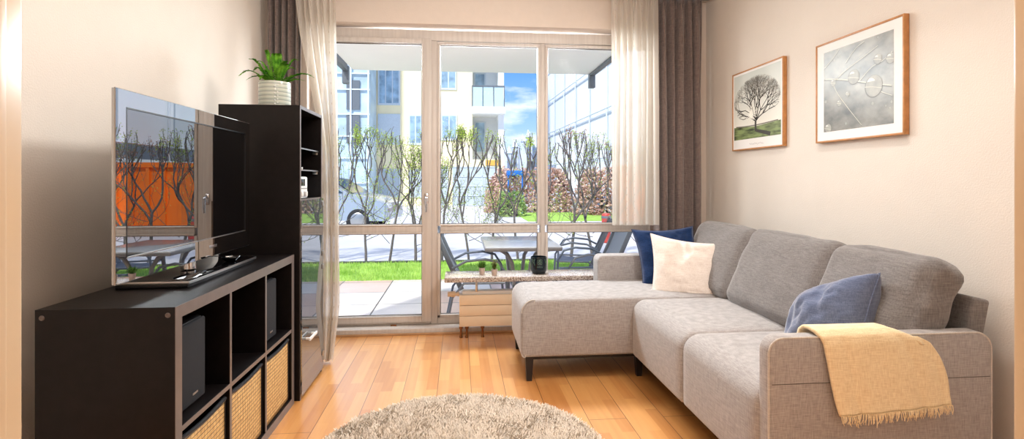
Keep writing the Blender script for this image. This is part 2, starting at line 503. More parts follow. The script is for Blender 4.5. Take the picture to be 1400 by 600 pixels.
# lining of the doorway
dj = MB()
dj.rbox(-.401, YF - .13, 0, -.383, YF + .012, 2.06, .004); dj.rbox(.584, YF - .13, 0, .602, YF + .012, 2.06, .004)
dj.rbox(-.40, YF - .13, 2.045, .60, YF + .012, 2.065, .004)
dj.rbox(-.384, YF - .07, 0, -.360, YF - .034, 2.045, .003); dj.rbox(.562, YF - .07, 0, .585, YF - .034, 2.045, .003)
dj.rbox(-.46, YF - .001, 0, -.400, YF + .012, 2.12, .004); dj.rbox(.601, YF - .001, 0, .66, YF + .012, 2.12, .004)
struct(dj.build('trim_1', M['jamb']))
# threshold and wooden baseboard at the window
struct(MB().rbox(WL, YB - .012, 0, WR, YW + .08, .046, .006).build('trim_2', M['frame']))
struct(MB().rbox(WL, YB - .024, 0, WR, YB - .013, .016, .003).build('baseboard_back', M['base']))
struct(MB().rbox(XL, YF + .1, 0, XL + .014, YB, .06, .004).build('baseboard_left', M['base']))
struct(MB().rbox(XR - .014, YF + .1, 0, XR, YB, .06, .004).build('baseboard_right', M['base']))

# ---------------------------------------------------------------- glazing
zg1, zg2, zg3, zg4 = fz(61), fz(306.5), fz(319), fz(430)
xa, xb, xc, xd, xe, xf = fx(440), fx(577), fx(602), fx(735), fx(749), fx(885)
zb = .046
win = MB()
def bar(m, x0, z0, x1, z1, y0=YW, y1=YW + .075, r=.006): m.rbox(x0, y0, z0, x1, y1, z1, r)
bar(win, WL, fz(56), WR, ZT)                              # head
bar(win, WL, zb, fx(431), fz(56)); bar(win, xf, zb, WR, fz(56))
bar(win, fx(588), zb, xc - .022, fz(56))                  # mullion beside door
bar(win, xd + .022, zb, xe - .022, fz(56))
bar(win, WL, zb, fx(588), zb + .03)
for a, c in ((xc, xd), (xe, xf)):
    bar(win, a - .022, zb, c + .022, zg4 - .022); bar(win, a, zg3 + .0, c, zg2, YW + .004, YW + .07)
    for z0, z1 in ((zg2, zg1), (zg4, zg3)):               # glazing beads
        for q in ((a - .022, z0 - .022 if z0 == zg4 else z0 - .012, a, z1), (c, z0 - .022 if z0 == zg4 else z0 - .012, c + .022, z1)):
            bar(win, q[0], q[1], q[2], q[3], YW - .006, YW + .05, .003)
    bar(win, a - .022, zg1, c + .022, zg1 + .022, YW - .006, YW + .05, .003)
    bar(win, a, zg2 - .014, c, zg2, YW - .006, YW + .05, .003); bar(win, a, zg3, c, zg3 + .014, YW - .006, YW + .05, .003)
    bar(win, a - .022, zg4 - .022, c + .022, zg4, YW - .006, YW + .05, .003)
w1 = struct(win.build('window_1', M['frame']))
sl = MB()
for a, c in ((xc, xd), (xe, xf)):
    for z0, z1 in ((zg2, zg1), (zg4, zg3)):
        sl.box(a, YW + .02, z0, a + .004, YW + .03, z1); sl.box(c - .004, YW + .02, z0, c, YW + .03, z1)
        sl.box(a, YW + .02, z1 - .005, c, YW + .03, z1); sl.box(a, YW + .02, z0, c, YW + .03, z0 + .004)
        MB().box(a, YW + .032, z0, c, YW + .036, z1).build('pane', M['glass'], w1, smooth=False)
sl.build('seal', M['seal'], w1, smooth=False)
# terrace door leaf
dl = MB()
D0 = YW - .022
lx0, lx1 = fx(431), fx(590)
dl.rbox(lx0, D0, zb + .022, xa, D0 + .07, fz(54), .006); dl.rbox(xb, D0, zb + .022, lx1, D0 + .07, fz(54), .006)
dl.rbox(xa, D0, zg1, xb, D0 + .07, fz(54), .006); dl.rbox(xa, D0, zb + .022, xb, D0 + .07, zg4, .006)
dl.rbox(xa, D0 + .004, zg3, xb, D0 + .066, zg2, .006)
for z0, z1 in ((zg2, zg1), (zg4, zg3)):
    dl.rbox(xa, D0 - .004, z0 - .01, xb, D0 + .02, z0, .003); dl.rbox(xa, D0 - .004, z1, xb, D0 + .02, z1 + .01, .003)
    dl.rbox(xa - .01, D0 - .004, z0 - .01, xa, D0 + .02, z1 + .01, .003); dl.rbox(xb, D0 - .004, z0 - .01, xb + .01, D0 + .02, z1 + .01, .003)
d1 = struct(dl.build('door_1', M['frame']))
sl = MB()
for z0, z1 in ((zg2, zg1), (zg4, zg3)):
    sl.box(xb - .005, D0 + .03, z0, xb, D0 + .04, z1); sl.box(xa, D0 + .03, z1 - .006, xb, D0 + .04, z1); sl.box(xa, D0 + .03, z0, xb, D0 + .04, z0 + .005)
    MB().box(xa, D0 + .04, z0, xb, D0 + .044, z1).build('pane', M['glass'], d1, smooth=False)
sl.build('seal', M['seal'], d1, smooth=False)
hx, hz = fx(583.5), fz(272)
hb = MB().rbox(hx - .014, D0 - .012, hz - .035, hx + .014, D0, hz + .045, .005)
hb.tube([(hx, D0 - .01, hz + .02), (hx, D0 - .045, hz + .02), (hx, D0 - .056, hz + .01), (hx, D0 - .058, hz - .04), (hx, D0 - .054, hz - .095)], [.009, .009, .010, .009, .007], 10)
hb.build('handle', M['chrome'], d1)
q = atY(538, 445, D0)
MB().rbox(q.x - .022, D0 - .006, q.z - .008, q.x + .022, D0, q.z + .008, .002).build('drain_cover', M['brass'], d1)

# ceiling rail of the curtains
rl = MB()
rl.rbox(XL + .02, 3.885, ZC - .018, XR - .02, 3.965, ZC, .003)
for y in (3.9, 3.948): rl.box(XL + .02, y, ZC - .022, XR - .02, y + .006, ZC - .018)
ro = rl.build('curtain_rail', M['satin'])
tag(ro, 'pale twin-track curtain rail along the ceiling above the window', 'curtain rail')


# ================================================================== CURTAINS
def curtain(name, mat, label, cat, path, z0, z1, folds, amp, seed, group=None, nx=150, nz=48, pleat=.09):
    """path(s, w) -> (x, y) centre line for s 0..1 across, w 0 top .. 1 bottom"""
    rnd = random.Random(seed)
    ph = [rnd.uniform(0, 6.28) for _ in range(6)]
    wid = [rnd.uniform(-.35, .35) for _ in range(folds + 1)]
    mb = MB()
    def fn(s, w):
        ss = s + .018 * math.sin(2 * PI * s * 2 + ph[0])
        k = ss * folds * 2 * PI
        top = max(0, 1 - w / pleat)
        fold = math.sin(k + .7 * math.sin(k * .5 + ph[1]) + .5 * w * math.sin(ph[2] + s * 7))
        fold = math.copysign(abs(fold) ** .8, fold)
        a = amp * (1 - .35 * top) * (1 + .35 * math.sin(s * 9 + ph[3]) * min(1, w * 2))
        x, y = path(s, w)
        x += .25 * amp * math.cos(k * 1.0 + ph[4]) * min(1, w * 3) + .012 * w * math.sin(s * 11 + ph[5])
        y -= a * fold + top * .012 * math.sin(k * 3)
        y += .006 * mn.noise(Vector((s * 9, w * 5, seed)))
        return (x, y, z1 + (z0 - z1) * w)
    mb.grid(fn, nx, nz)
    o = mb.build(name, mat, ang=80)
    me = o.data
    uv = me.uv_layers.new(name='UVMap')
    for p in me.polygons:
        for li in p.loop_indices:
            vi = me.loops[li].vertex_index
            uv.data[li].uv = ((vi % (nx + 1)) / nx, 1 - (vi // (nx + 1)) / nz)
    md = o.modifiers.new('thickness', 'SOLIDIFY'); md.thickness = .0015 if mat is not M['sheer'] else .0002
    if mat is M['sheer']: o.modifiers.remove(md)
    return tag(o, label, cat, group)

lerp = lambda a, b, t: a + (b - a) * t
sm = lambda t: t * t * (3 - 2 * t)
ZT_ = ZC - .02
curtain('drape', M['drape'], 'taupe blackout drape gathered in the corner behind the fern', 'curtain',
        lambda s, w: (lerp(atY(366, 247, 3.94).x + .0, atY(413, 247, 3.94).x, s), 3.95), .03, ZT_, 5, .035, 3)
curtain('drape', M['drape'], 'taupe blackout drape gathered in the corner behind the sofa', 'curtain',
        lambda s, w: (lerp(atY(893, 247, 3.93).x, atY(963, 247, 3.93).x - .0, s), 3.94), .03, ZT_, 6, .035, 5)

def lsheer(s, w):
    # pushed out round the corner of the bookcase towards the bottom
    k = sm(min(1, max(0, (w - .12) / .8)))
    Y = lerp(3.88, 3.46, k)
    ul = lerp(404, 441, sm(min(1, w / .55))); ur = lerp(459, 463, w)
    if w > .86: ur = lerp(ur, 452, (w - .86) / .14)
    u = lerp(ul, ur, s)
    return (atY(u, 247, Y).x, Y)
curtain('sheer_curtain', M['sheer'], 'long off-white dotted sheer curtain reaching the floor beside the bookcase', 'curtain', lsheer, .015, ZT_, 6, .022, 9)
curtain('sheer_curtain', M['sheer'], 'short off-white dotted sheer curtain ending above the blue pillow', 'curtain',
        lambda s, w: (lerp(atY(836, 247, 3.88).x, atY(899, 247, 3.88).x, s), 3.885), atY(860, 308, 3.88).z, ZT_, 7, .02, 12)

# ================================================================== CUBE SHELF UNIT
KX0, KX1, KY0 = -1.24, -.849, 1.697
TH, TI, CELL = .038, .016, .35
KY1 = KY0 + 2 * TH + 3 * CELL + 2 * TI
ku = thing('shelf_unit', (KX0 + .2, (KY0 + KY1) / 2, 0), 'low black-brown cube shelf with six compartments under the television', 'shelf unit')
def panel(name, x0, y0, z0, x1, y1, z1, parent, e=.0015):
    """foil panel whose room-side (+x) face is the paler edge band"""
    m = MB()
    m.box(x0, y0, z0, x1 - .002, y1, z1, 0); m.box(x1 - .002, y0, z0, x1, y1, z1, 1)
    return m.build(name, [M['blackwood'], M['edge']], parent, smooth=False)
panel('top_panel', KX0, KY0, .732, KX1, KY1, .77, ku)
panel('bottom_panel', KX0, KY0, 0, KX1, KY1, .038, ku)
s1 = panel('side_panel', KX0, KY0, .038, KX1, KY0 + TH, .732, ku)
s2 = panel('side_panel', KX0, KY1 - TH, .038, KX1, KY1, .732, ku)
zm0, zm1 = .377, .393
panel('shelf', KX0 + .01, KY0 + TH, zm0, KX1 - .002, KY1 - TH, zm1, ku)
for i in (1, 2):
    y = KY0 + TH + i * CELL + (i - 1) * TI
    panel('divider', KX0 + .01, y, .038, KX1 - .002, y + TI, zm0, ku)
    panel('divider', KX0 + .01, y, zm1, KX1 - .002, y + TI, .732, ku)
MB().box(KX0, KY0 + TH, .038, KX0 + .008, KY1 - TH, .732).build('back_panel', M['blackin'], ku, smooth=False)
for u, v in ((57, 435), (229.5, 431)):
    p = atY(u, v, KY0)
    m = MB()
    Mr = Matrix.Translation((p.x, KY0 - .001, p.z)) @ Matrix.Rotation(PI / 2, 4, 'X')
    bm = bmesh.new(); bmesh.ops.create_cone(bm, cap_ends=True, segments=20, radius1=.008, radius2=.007, depth=.002); m.add_bm(bm, 0, Mr)
    m.tube([(p.x + .0055 * math.cos(t * PI / 8), KY0 - .002, p.z + .0055 * math.sin(t * PI / 8)) for t in range(17)], .0012, 6, caps=False)
    m.build('screw_cap', M['edge'], s1)

# baskets
for i, lab in enumerate(('woven cane basket in the compartment nearest the camera', 'woven cane basket in the middle lower compartment', 'woven cane basket in the lower compartment next to the bookcase')):
    y0 = KY0 + TH + i * (CELL + TI) + .012; y1 = y0 + CELL - .024
    zb_, zt = .040, .345
    bx = thing('storage_basket', ((KX0 + KX1) / 2, (y0 + y1) / 2, .038), lab, 'basket', 'woven baskets in the cube shelf')
    xo, xi = KX1 - .016, KX0 + .03
    m = MB()
    m.box(xi, y0, zb_ - .002, xo - .006, y1, zb_ + .006); m.box(xi, y0, zb_, xi + .006, y1, zt); m.box(xi, y0, zb_, xo - .006, y0 + .006, zt); m.box(xi, y1 - .006, zb_, xo - .006, y1, zt)
    m.build('liner', M['black'], bx, smooth=False)
    m = MB()
    def wf_(s, w, y0=y0, y1=y1, zt=zt, xo=xo):
        top = zt - .010 * math.sin(PI * s) - .006
        return (xo + .004 * math.sin(PI * s) * math.sin(PI * w), lerp(y0, y1, s), lerp(zb_, top, w))
    m.grid(wf_, 12, 12, 0, flip=False)
    fr = m.build('woven_front', M['weave'], bx)
    md = fr.modifiers.new('t', 'SOLIDIFY'); md.thickness = .006; md.offset = -1
    m = MB()
    pts = [(xo, lerp(y0, y1, s / 12), zt - .010 * math.sin(PI * s / 12)) for s in range(13)]
    m.tube(pts, .008, 8); m.tube([(xo, y0, zb_ + .004), (xo, y0, zt)], .004, 6); m.tube([(xo, y1, zb_ + .004), (xo, y1, zt)], .004, 6)
    m.build('cord_rim', M['black'], bx)

# speakers
for (y0, y1, lab) in ((KY0 + TH + .035, 1.972, 'slim black loudspeaker in the upper compartment nearest the camera'), (2.505, 2.70, 'slim black loudspeaker in the upper compartment next to the bookcase')):
    sp_ = thing('loudspeaker', (-1.0, (y0 + y1) / 2, zm1), lab, 'speaker', 'pair of loudspeakers in the cube shelf')
    x1 = -.885
    MB().rbox(-1.09, y0, zm1 + .006, x1 - .012, y1, zm1 + .29, .01).build('cabinet', M['black'], sp_)
    MB().rbox(x1 - .014, y0 + .004, zm1 + .012, x1, y1 - .004, zm1 + .286, .007, seg=4).build('grille', M['grille'], sp_)
    MB().rbox(-1.07, y0 + .02, zm1 + .0005, x1 - .03, y1 - .02, zm1 + .007, .002).build('foot', M['black'], sp_)
    MB().rbox(x1 - .001, (y0 + y1) / 2 + .005, zm1 + .04, x1 + .0015, (y0 + y1) / 2 + .04, zm1 + .047, .001).build('badge', M['satin'], sp_)

# ================================================================== TELEVISION
TX, TY0, TY1, TZ0, TZ1 = -1.042, 1.738, 2.78, .832, 1.434
tv = thing('television', (TX - .04, (TY0 + TY1) / 2, .77), 'large glossy black flat television with a thin clear rim on a wide foot', 'television')
m = MB()
bz, bzb = .055, .075
m.box(TX - .012, TY0, TZ0, TX, TY0 + bz, TZ1); m.box(TX - .012, TY1 - bz, TZ0, TX, TY1, TZ1)
m.box(TX - .012, TY0 + bz, TZ1 - bz, TX, TY1 - bz, TZ1); m.box(TX - .012, TY0 + bz, TZ0, TX, TY1 - bz, TZ0 + bzb)
m.build('bezel', M['bezel'], tv, smooth=False)
MB().box(TX - .010, TY0 + bz - .002, TZ0 + bzb - .002, TX - .0035, TY1 - bz + .002, TZ1 - bz + .002).build('screen', M['screen'], tv, smooth=False)
m = MB()
for a, c in (((TY0, TZ0), (TY1, TZ0)), ((TY1, TZ0), (TY1, TZ1)), ((TY1, TZ1), (TY0, TZ1)), ((TY0, TZ1), (TY0, TZ0))):
    m.tube([(TX - .003, a[0], a[1]), (TX - .003, c[0], c[1])], .0026, 6)
m.build('silver_rim', M['satin'], tv)
m = MB()
m.rbox(TX - .04, TY0 + .07, TZ0 + .03, TX - .010, TY1 - .03, TZ1 - .04, .010)
m.rbox(TX - .075, TY0 + .2, TZ0 + .08, TX - .038, TY1 - .2, TZ1 - .16, .012)
m.build('back_cover', M['black'], tv)
m = MB()
ya, yb_, za, zb2 = TY0 + bz, TY1 - bz, TZ0 + bzb, TZ1 - bz
for q in ((ya - .002, zb2 - .001, yb_ + .002, zb2 + .003), (ya - .003, za, ya + .001, zb2), (yb_ - .001, za, yb_ + .003, zb2)): m.box(TX - .004, q[0], q[1], TX + .0008, q[2], q[3])
m.build('screen_gasket', M['black'], tv, smooth=False)
MB().box(TX - .004, ya - .002, za - .002, TX + .001, yb_ + .002, za + .0015).build('highlight_line', M['satin'], tv, smooth=False)  # satin strip stands in for the highlight along the lower bezel
m = MB()
b0 = (TY0 + TY1) / 2 + .03
m.rbox(TX - .0005, b0 - .03 + .09, TZ0 + .034, TX + .0008, b0 + .13, TZ0 + .046, .0003)
m.build('badge', M['satin'], tv)
cy = 2.24
MB().lathe([(.026, .80), (.028, .802), (.028, .85), (.026, .852)], (TX - .03, cy, 0), 24).build('neck', M['chrome'], tv)
MB().rbox(TX - .05, cy - .08, .845, TX - .012, cy + .08, .90, .006).build('bracket', M['black'], tv)
m = MB()
m.rbox(-1.205, 1.99, .784, -.95, 2.61, .796, .003); m.build('stand_plate', M['gloss'], tv)
MB().rbox(-1.2, 1.995, .7705, -.957, 2.605, .784, .002).build('stand_foot', M['black'], tv)
m = MB()
m.rbox(-.951, 1.988, .785, -.948, 2.612, .795, .001); m.rbox(-1.206, 1.986, .785, -.949, 1.9895, .795, .001)
m.build('stand_edge', M['satin'], tv)
# small dark dish on the foot
q = Vector((-1.0, 2.46, .796))
ds = thing('small_dish', q, 'small dark glossy dish lying on the foot of the television', 'dish')
MB().lathe([(.018, .0), (.028, .003), (.038, .016), (.040, .019), (.036, .017), (.024, .006), (.0, .005)], q, 28).build('bowl', M['gloss'], ds)
m = MB()
for k in range(5):
    a = k * 1.3
    m.rbox(-.012, -.006, 0, .012, .006, .006, .002, M=Matrix.Translation(q + Vector((.012 * math.cos(a), .012 * math.sin(a), .008 + .003 * k))) @ Matrix.Rotation(a, 4, 'Z') @ Matrix.Rotation(.3, 4, 'X'))
m.build('trinkets', M['satin'], ds)

# ================================================================== BOOKCASE
BX0, BX1, BY0, BY1, BZ = -1.235, -.828, 2.885, 3.335, 1.545
bc = thing('bookcase', ((BX0 + BX1) / 2, (BY0 + BY1) / 2, 0), 'tall black-brown bookcase with a glass lower door and open top shelves', 'bookcase')
panel('side_panel', BX0, BY0, 0, BX1, BY0 + .018, BZ, bc)
panel('side_panel', BX0, BY1 - .018, 0, BX1, BY1, BZ, bc)
panel('top_panel', BX0, BY0 + .018, BZ - .018, BX1, BY1 - .018, BZ, bc)
panel('bottom_panel', BX0, BY0 + .018, .0, BX1 - .02, BY1 - .018, .05, bc)
MB().box(BX0, BY0 + .018, .05, BX0 + .006, BY1 - .018, BZ - .018).build('back_panel', M['blackin'], bc, smooth=False)
panel('middle_shelf', BX0 + .006, BY0 + .018, 1.034, BX1 - .004, BY1 - .018, 1.052, bc)
for z in (1.205, 1.322):
    s_ = MB().box(BX0 + .01, BY0 + .019, z, BX1 - .02, BY1 - .019, z + .005).build('glass_shelf', M['shelfglass'], bc, smooth=False)
    MB().box(BX1 - .02, BY0 + .019, z - .001, BX1 - .017, BY1 - .019, z + .006).build('metal_edge', M['satin'], s_, smooth=False)
    m = MB()
    for y in (BY1 - .03,): m.rbox(BX1 - .05, y, z - .018, BX1 - .02, y + .011, z, .002)
    m.build('shelf_pin', M['satin'], s_)
gd = MB().box(BX1 + .002, BY0 + .004, .02, BX1 + .008, BY1 - .004, 1.045).build('glass_door', M['doorglass'], bc, smooth=False)
m = MB()
q = ray(427, 456); yy = (BX1 + .03) / (q.x / q.y)
m.rbox(BX1 + .028, BY0 + .055, .295, BX1 + .038, BY0 + .20, .311, .003); m.rbox(BX1 + .008, BY0 + .07, .297, BX1 + .03, BY0 + .08, .309, .002); m.rbox(BX1 + .008, BY0 + .175, .297, BX1 + .03, BY0 + .185, .309, .002)
m.build('handle', M['whiteplastic'], gd)
for z in (.10, .62, .70, 1.0):
    MB().rbox(BX1 + .008, BY1 - .035, z, BX1 + .014, BY1 - .006, z + .03, .003).build('hinge', M['satin'], gd)

# radio on the middle shelf, small thing above
rx1 = -.845
rd = thing('radio', (-.91, 3.0, 1.052), 'small white radio with a dark display on the bookcase shelf', 'radio')
MB().rbox(-.98, BY0 + .022, 1.054, rx1, 3.085, 1.172, .008).build('body', M['whiteplastic'], rd)
MB().rbox(rx1 - .002, 2.935, 1.122, rx1 + .002, 3.03, 1.16, .001).build('display', M['gloss'], rd)
m = MB(); m.rbox(rx1 - .002, 2.915, 1.106, rx1 + .0015, 3.075, 1.110, .0005); m.build('trim_line', M['edge'], rd)
for k in range(4):
    y = 2.925 + k * .04
    MB().rbox(rx1 - .002, y, 1.064, rx1 + .007, y + .02, 1.092, .003).build('button', M['edge'] if k == 0 else M['whiteplastic'] if k % 2 else M['satin'], rd)
sb_ = MB()
sb_.tube([(-.86 - .0 + .02 * math.cos(a * PI / 8), 2.955 + .032 * math.sin(a * PI / 8), 1.214 + .006 * math.sin(a * 2)) for a in range(13)], .004, 8)
sb_.rbox(-.875, 2.94, 1.211, -.86, 2.99, 1.222, .003)
tag(sb_.build('coiled_cable', M['whiteplastic']), 'small coiled white cable lying on the glass shelf above the radio', 'cable')

# ================================================================== FERN
fp = Vector((-1.02, 3.08, BZ))
fn_ = thing('potted_fern', fp, 'green fern in a ribbed pale glazed pot on the bookcase', 'plant')
MB().lathe([(.074, .0), (.080, .004), (.083, .02), (.083, .14), (.081, .148), (.077, .148), (.075, .13), (.0, .128)], fp, 40).build('pot', M['pot'], fn_)
m = MB()
for k in range(6):
    bm = bmesh.new(); bmesh.ops.create_icosphere(bm, subdivisions=2, radius=.0045)
    m.add_bm(bm, 0, Matrix.Translation(fp + Vector((.083 * math.cos(-1.25), .083 * math.sin(-1.25), .022 + .019 * k))))
    bm = bmesh.new(); bmesh.ops.create_icosphere(bm, subdivisions=2, radius=.0035)
    m.add_bm(bm, 0, Matrix.Translation(fp + Vector((.083 * math.cos(-1.08), .083 * math.sin(-1.08), .03 + .019 * k))))
m.build('bead_column', M['whiteplastic'], fn_)
MB().lathe([(.076, .120), (.076, .132), (.0, .137)], fp, 28).build('soil', M['soil'], fn_)

def frond(base, az, L, rise, droop, w0, seed):
    """one fern frond: rib plus paired pinnae"""
    m = MB(); rnd = random.Random(seed)
    d = Vector((math.cos(az), math.sin(az), 0)); side = Vector((-math.sin(az), math.cos(az), 0))
    pts = []
    n = 26
    for i in range(n + 1):
        t = i / n
        out = L * (t * (1 - .15 * t)); up = rise * math.sin(min(1, t * 1.1) * PI * .55) - droop * t * t
        pts.append(base + d * out + Vector((0, 0, up)) + side * .01 * math.sin(t * 3 + seed))
    m.tube(pts, [.0022 * (1 - .8 * i / n) for i in range(n + 1)], 5)
    for i in range(3, n + 1):
        t = i / n
        w = w0 * math.sin(min(1, t * 1.35 + .12) * PI * .5) * (1 - max(0, t - .35) / .68) + .003
        tan = (pts[i] - pts[i - 1]).normalized()
        up = side.cross(tan).normalized()
        for sgn in (-1, 1):
            tip = pts[i] + side * sgn * w + tan * w * .45 - up * (-.1) * w * (1 if rnd.random() > .3 else -1)
            b0 = pts[i] - tan * .0045; b1 = pts[i] + tan * .0045
            mid = (pts[i] + tip) / 2 + up * w * .12
            m.poly([b0, mid - tan * .0045, tip, mid + tan * .0045, b1])
    return m
rnd = random.Random(4)
fb = fp + Vector((0, 0, .13))
specs = [(PI * .97, .21, .115, .055), (PI * .88, .16, .13, .03), (PI * 1.2, .13, .14, 0), (PI * 1.5, .06, .175, 0), (PI * .55, .08, .16, 0), (PI * .25, .15, .13, .01), (-.02, .255, .085, .02), (-.2, .22, .06, .03), (.35, .22, .11, .04),
         (PI * 1.75, .17, .12, .0), (PI * 1.4, .14, .08, .06), (PI * 1.1, .18, .08, .05), (PI * 1.6, .1, .165, 0), (PI * .75, .15, .12, .02), (-.5, .15, .12, .01), (PI * 1.3, .05, .19, 0), (.15, .12, .16, 0), (PI * .97, .11, .14, 0)]
for i, (az, L, ri, dr) in enumerate(specs):
    frond(fb + Vector((rnd.uniform(-.02, .02), rnd.uniform(-.02, .02), -.003)), az, L, ri, dr, .027, i).build('frond', M['fern'], fn_, smooth=False)

# ================================================================== LEDGE, RADIATOR
LX0 = -.105
lg = MB().rbox(LX0, 3.80, .428, XR - .01, 4.085, .462, .004).build('stone_ledge', M['granite'])
tag(lg, 'speckled granite window ledge above the radiator', 'ledge')
rad = thing('radiator', (.8, 3.93, 0), 'cream panel radiator on small feet below the granite ledge', 'radiator')
rx0, rx1_ = 0.0, 1.72
m = MB()
for k in range(3):
    z = .092 + k * .077
    m.rbox(rx0, 3.885, z, rx1_, 3.902, z + .0735, .0012)
m.rbox(rx0, 3.903, .095, rx1_, 3.985, .318, .0012)
m.build('front_panels', M['cream'], rad)
MB().rbox(rx0 + .02, 3.90, .318, rx1_, 3.98, .345, .006).build('top_grille', M['whiteplastic'], rad)
for x in (.012, .055, .17, .9, 1.5):
    m = MB(); m.lathe([(.011, .0), (.013, .004), (.009, .02), (.008, .06), (.014, .07), (.014, .082), (.009, .086), (.009, .096)], (x, 3.93, 0), 14)
    m.build('foot', M['brass'], rad)
for x in (.125, .95, 1.6):
    MB().rbox(x - .009, 3.895, .34, x + .009, 3.915, .43, .002).build('ledge_post', M['satin'], rad)
vz = atY(620, 402, 3.93).z
m = MB()
for k, (x0, x1, r) in enumerate(((-.085, -.06, .018), (-.06, -.03, .021), (-.03, -.018, .012), (-.018, .0, .016))):
    m.tube([(x0, 3.93, vz), (x1, 3.93, vz)], r, 18)
m.build('valve', M['base'] if False else M['cream'], rad)

def little_pot(loc, r0, r1, h, label):
    t = thing('potted_plant', loc, label, 'plant')
    MB().lathe([(r0, 0), (r1, h), (r1 - .003, h), (r1 - .005, h - .008), (0, h - .008)], loc, 28).build('pot', M['clay'], t)
    MB().lathe([(r1 - .004, h - .012), (r1 - .006, h - .006), (0, h - .004)], loc, 20).build('soil', M['soil'], t)
    return t
p1 = Vector((atY(659, 247, 3.93).x, 3.93, .462)); p2 = Vector((atY(676, 247, 3.875).x, 3.875, .462))
t1 = little_pot(p1, .018, .023, .048, 'small succulent with broad leaves, left of the two pots on the ledge')
m = MB(); rnd = random.Random(2)
for i in range(34):
    a = i * 2.4; tilt = .25 + .9 * (i / 34)
    d = Vector((math.cos(a) * math.sin(tilt), math.sin(a) * math.sin(tilt), math.cos(tilt)))
    L = .05 + .012 * rnd.random() - .015 * (i / 34); s0 = p1 + Vector((0, 0, .044)) + d * .006
    sd = d.cross(Vector((0, 0, 1))).normalized() * .0075; up = sd.cross(d).normalized() * .003
    m.poly([s0, s0 + d * L * .55 + sd, s0 + d * L]); m.poly([s0, s0 + d * L, s0 + d * L * .55 - sd]); m.poly([s0, s0 + d * L * .5 + sd * .9 - up, s0 + d * L, s0 + d * L * .5 - sd * .9 - up])
m.build('leaves', M['succ'], t1, smooth=False)
t2 = little_pot(p2, .018, .023, .046, 'small feathery sprig plant, right of the two pots on the ledge')
m = MB()
for i in range(11):
    a = i * 2.4; r_ = .003 + .016 * i / 11
    q0 = p2 + Vector((r_ * .4 * math.cos(a), r_ * .4 * math.sin(a), .04)); hh = .075 - .03 * rnd.random()
    q1 = q0 + Vector((r_ * math.cos(a), r_ * math.sin(a), hh)); m.tube([q0, (q0 + q1) / 2 + Vector((.001, 0, 0)), q1], .0012, 5)
    for k in range(9):
        f_ = .25 + .75 * k / 8; c0 = q0.lerp(q1, f_)
        for j in range(3):
            b_ = k * 1.9 + j * 2.1; dv = Vector((math.cos(b_), math.sin(b_), .7)) * .011; sv = Vector((-math.sin(b_), math.cos(b_), 0)) * .0028
            m.poly([c0, c0 + dv * .5 + sv, c0 + dv, c0 + dv * .5 - sv])
m.build('leaves', M['succ2'], t2, smooth=False)
# dark candle jar
cj = Vector((atY(736.5, 247, 3.93).x, 3.93, .462))
cd = thing('candle_jar', cj, 'dark teal glass candle jar with pale green print on the ledge', 'candle')
MB().lathe([(.044, 0), (.049, .003), (.051, .012), (.0585, .02), (.060, .032), (.060, .118), (.0585, .125), (.055, .125), (.054, .095), (0, .093)], cj, 48).build('jar', M['candleglass'], cd)
MB().lathe([(.040, .08), (.040, .088), (.0, .09)], cj, 24).build('wax', M['whiteplastic'], cd)
m = MB()
def on_jar(a, z, r=.0607): return cj + Vector((r * math.sin(a), -r * math.cos(a), z * 1.1))
def jarline(pts, rr=.0011): m.tube([on_jar(a, z) for a, z in pts], rr, 5)
for ca, cz in ((-.16, .092), (.16, .092), (-.16, .074), (.16, .074)):
    jarline([(ca + .11 * math.cos(k * PI / 6), cz + .0065 * math.sin(k * PI / 6)) for k in range(13)])
jarline([(-.3, .083), (.3, .083)]); jarline([(0, .066), (0, .1)])
for k, a in enumerate((-.3, -.1, .1, .3)):
    jarline([(a - .06, .046), (a, .058), (a + .06, .046)]) if k < 2 else jarline([(a - .05, .058), (a - .05, .046), (a + .05, .046)])
for k in range(4): jarline([(-.95 + .5 * k / 3, .1), (-.75 + .25 * k / 3, .06)]) if k == 1 else None
jarline([(-1.1 + .25 * k, .103 - (.03 if k % 2 else 0)) for k in range(3)]); jarline([(.6 + .25 * k, .103 - (.03 if k % 2 else 0)) for k in range(3)])
m.build('print', M['candlemark'], cd)

# ================================================================== SOFA
def rr_profile(x0, x1, z0, z1, r00, r10, r11, r01, inset=0, n=7):
    """rounded rectangle in XZ, radii at (x0z0),(x1z0),(x1z1),(x0z1)"""
    x0 += inset; x1 -= inset; z0 += inset; z1 -= inset
    out = []
    for (cx, cz, r, a0) in ((x0, z0, r00, PI), (x1, z0, r10, 1.5 * PI), (x1, z1, r11, 0), (x0, z1, r01, .5 * PI)):
        r = max(.002, r - inset * .5)
        ox = cx + r if cx == x0 else cx - r; oz = cz + r if cz == z0 else cz - r
        for k in range(n + 1):
            a = a0 + k / n * PI / 2
            out.append((ox + r * math.cos(a), oz + r * math.sin(a)))
    return out


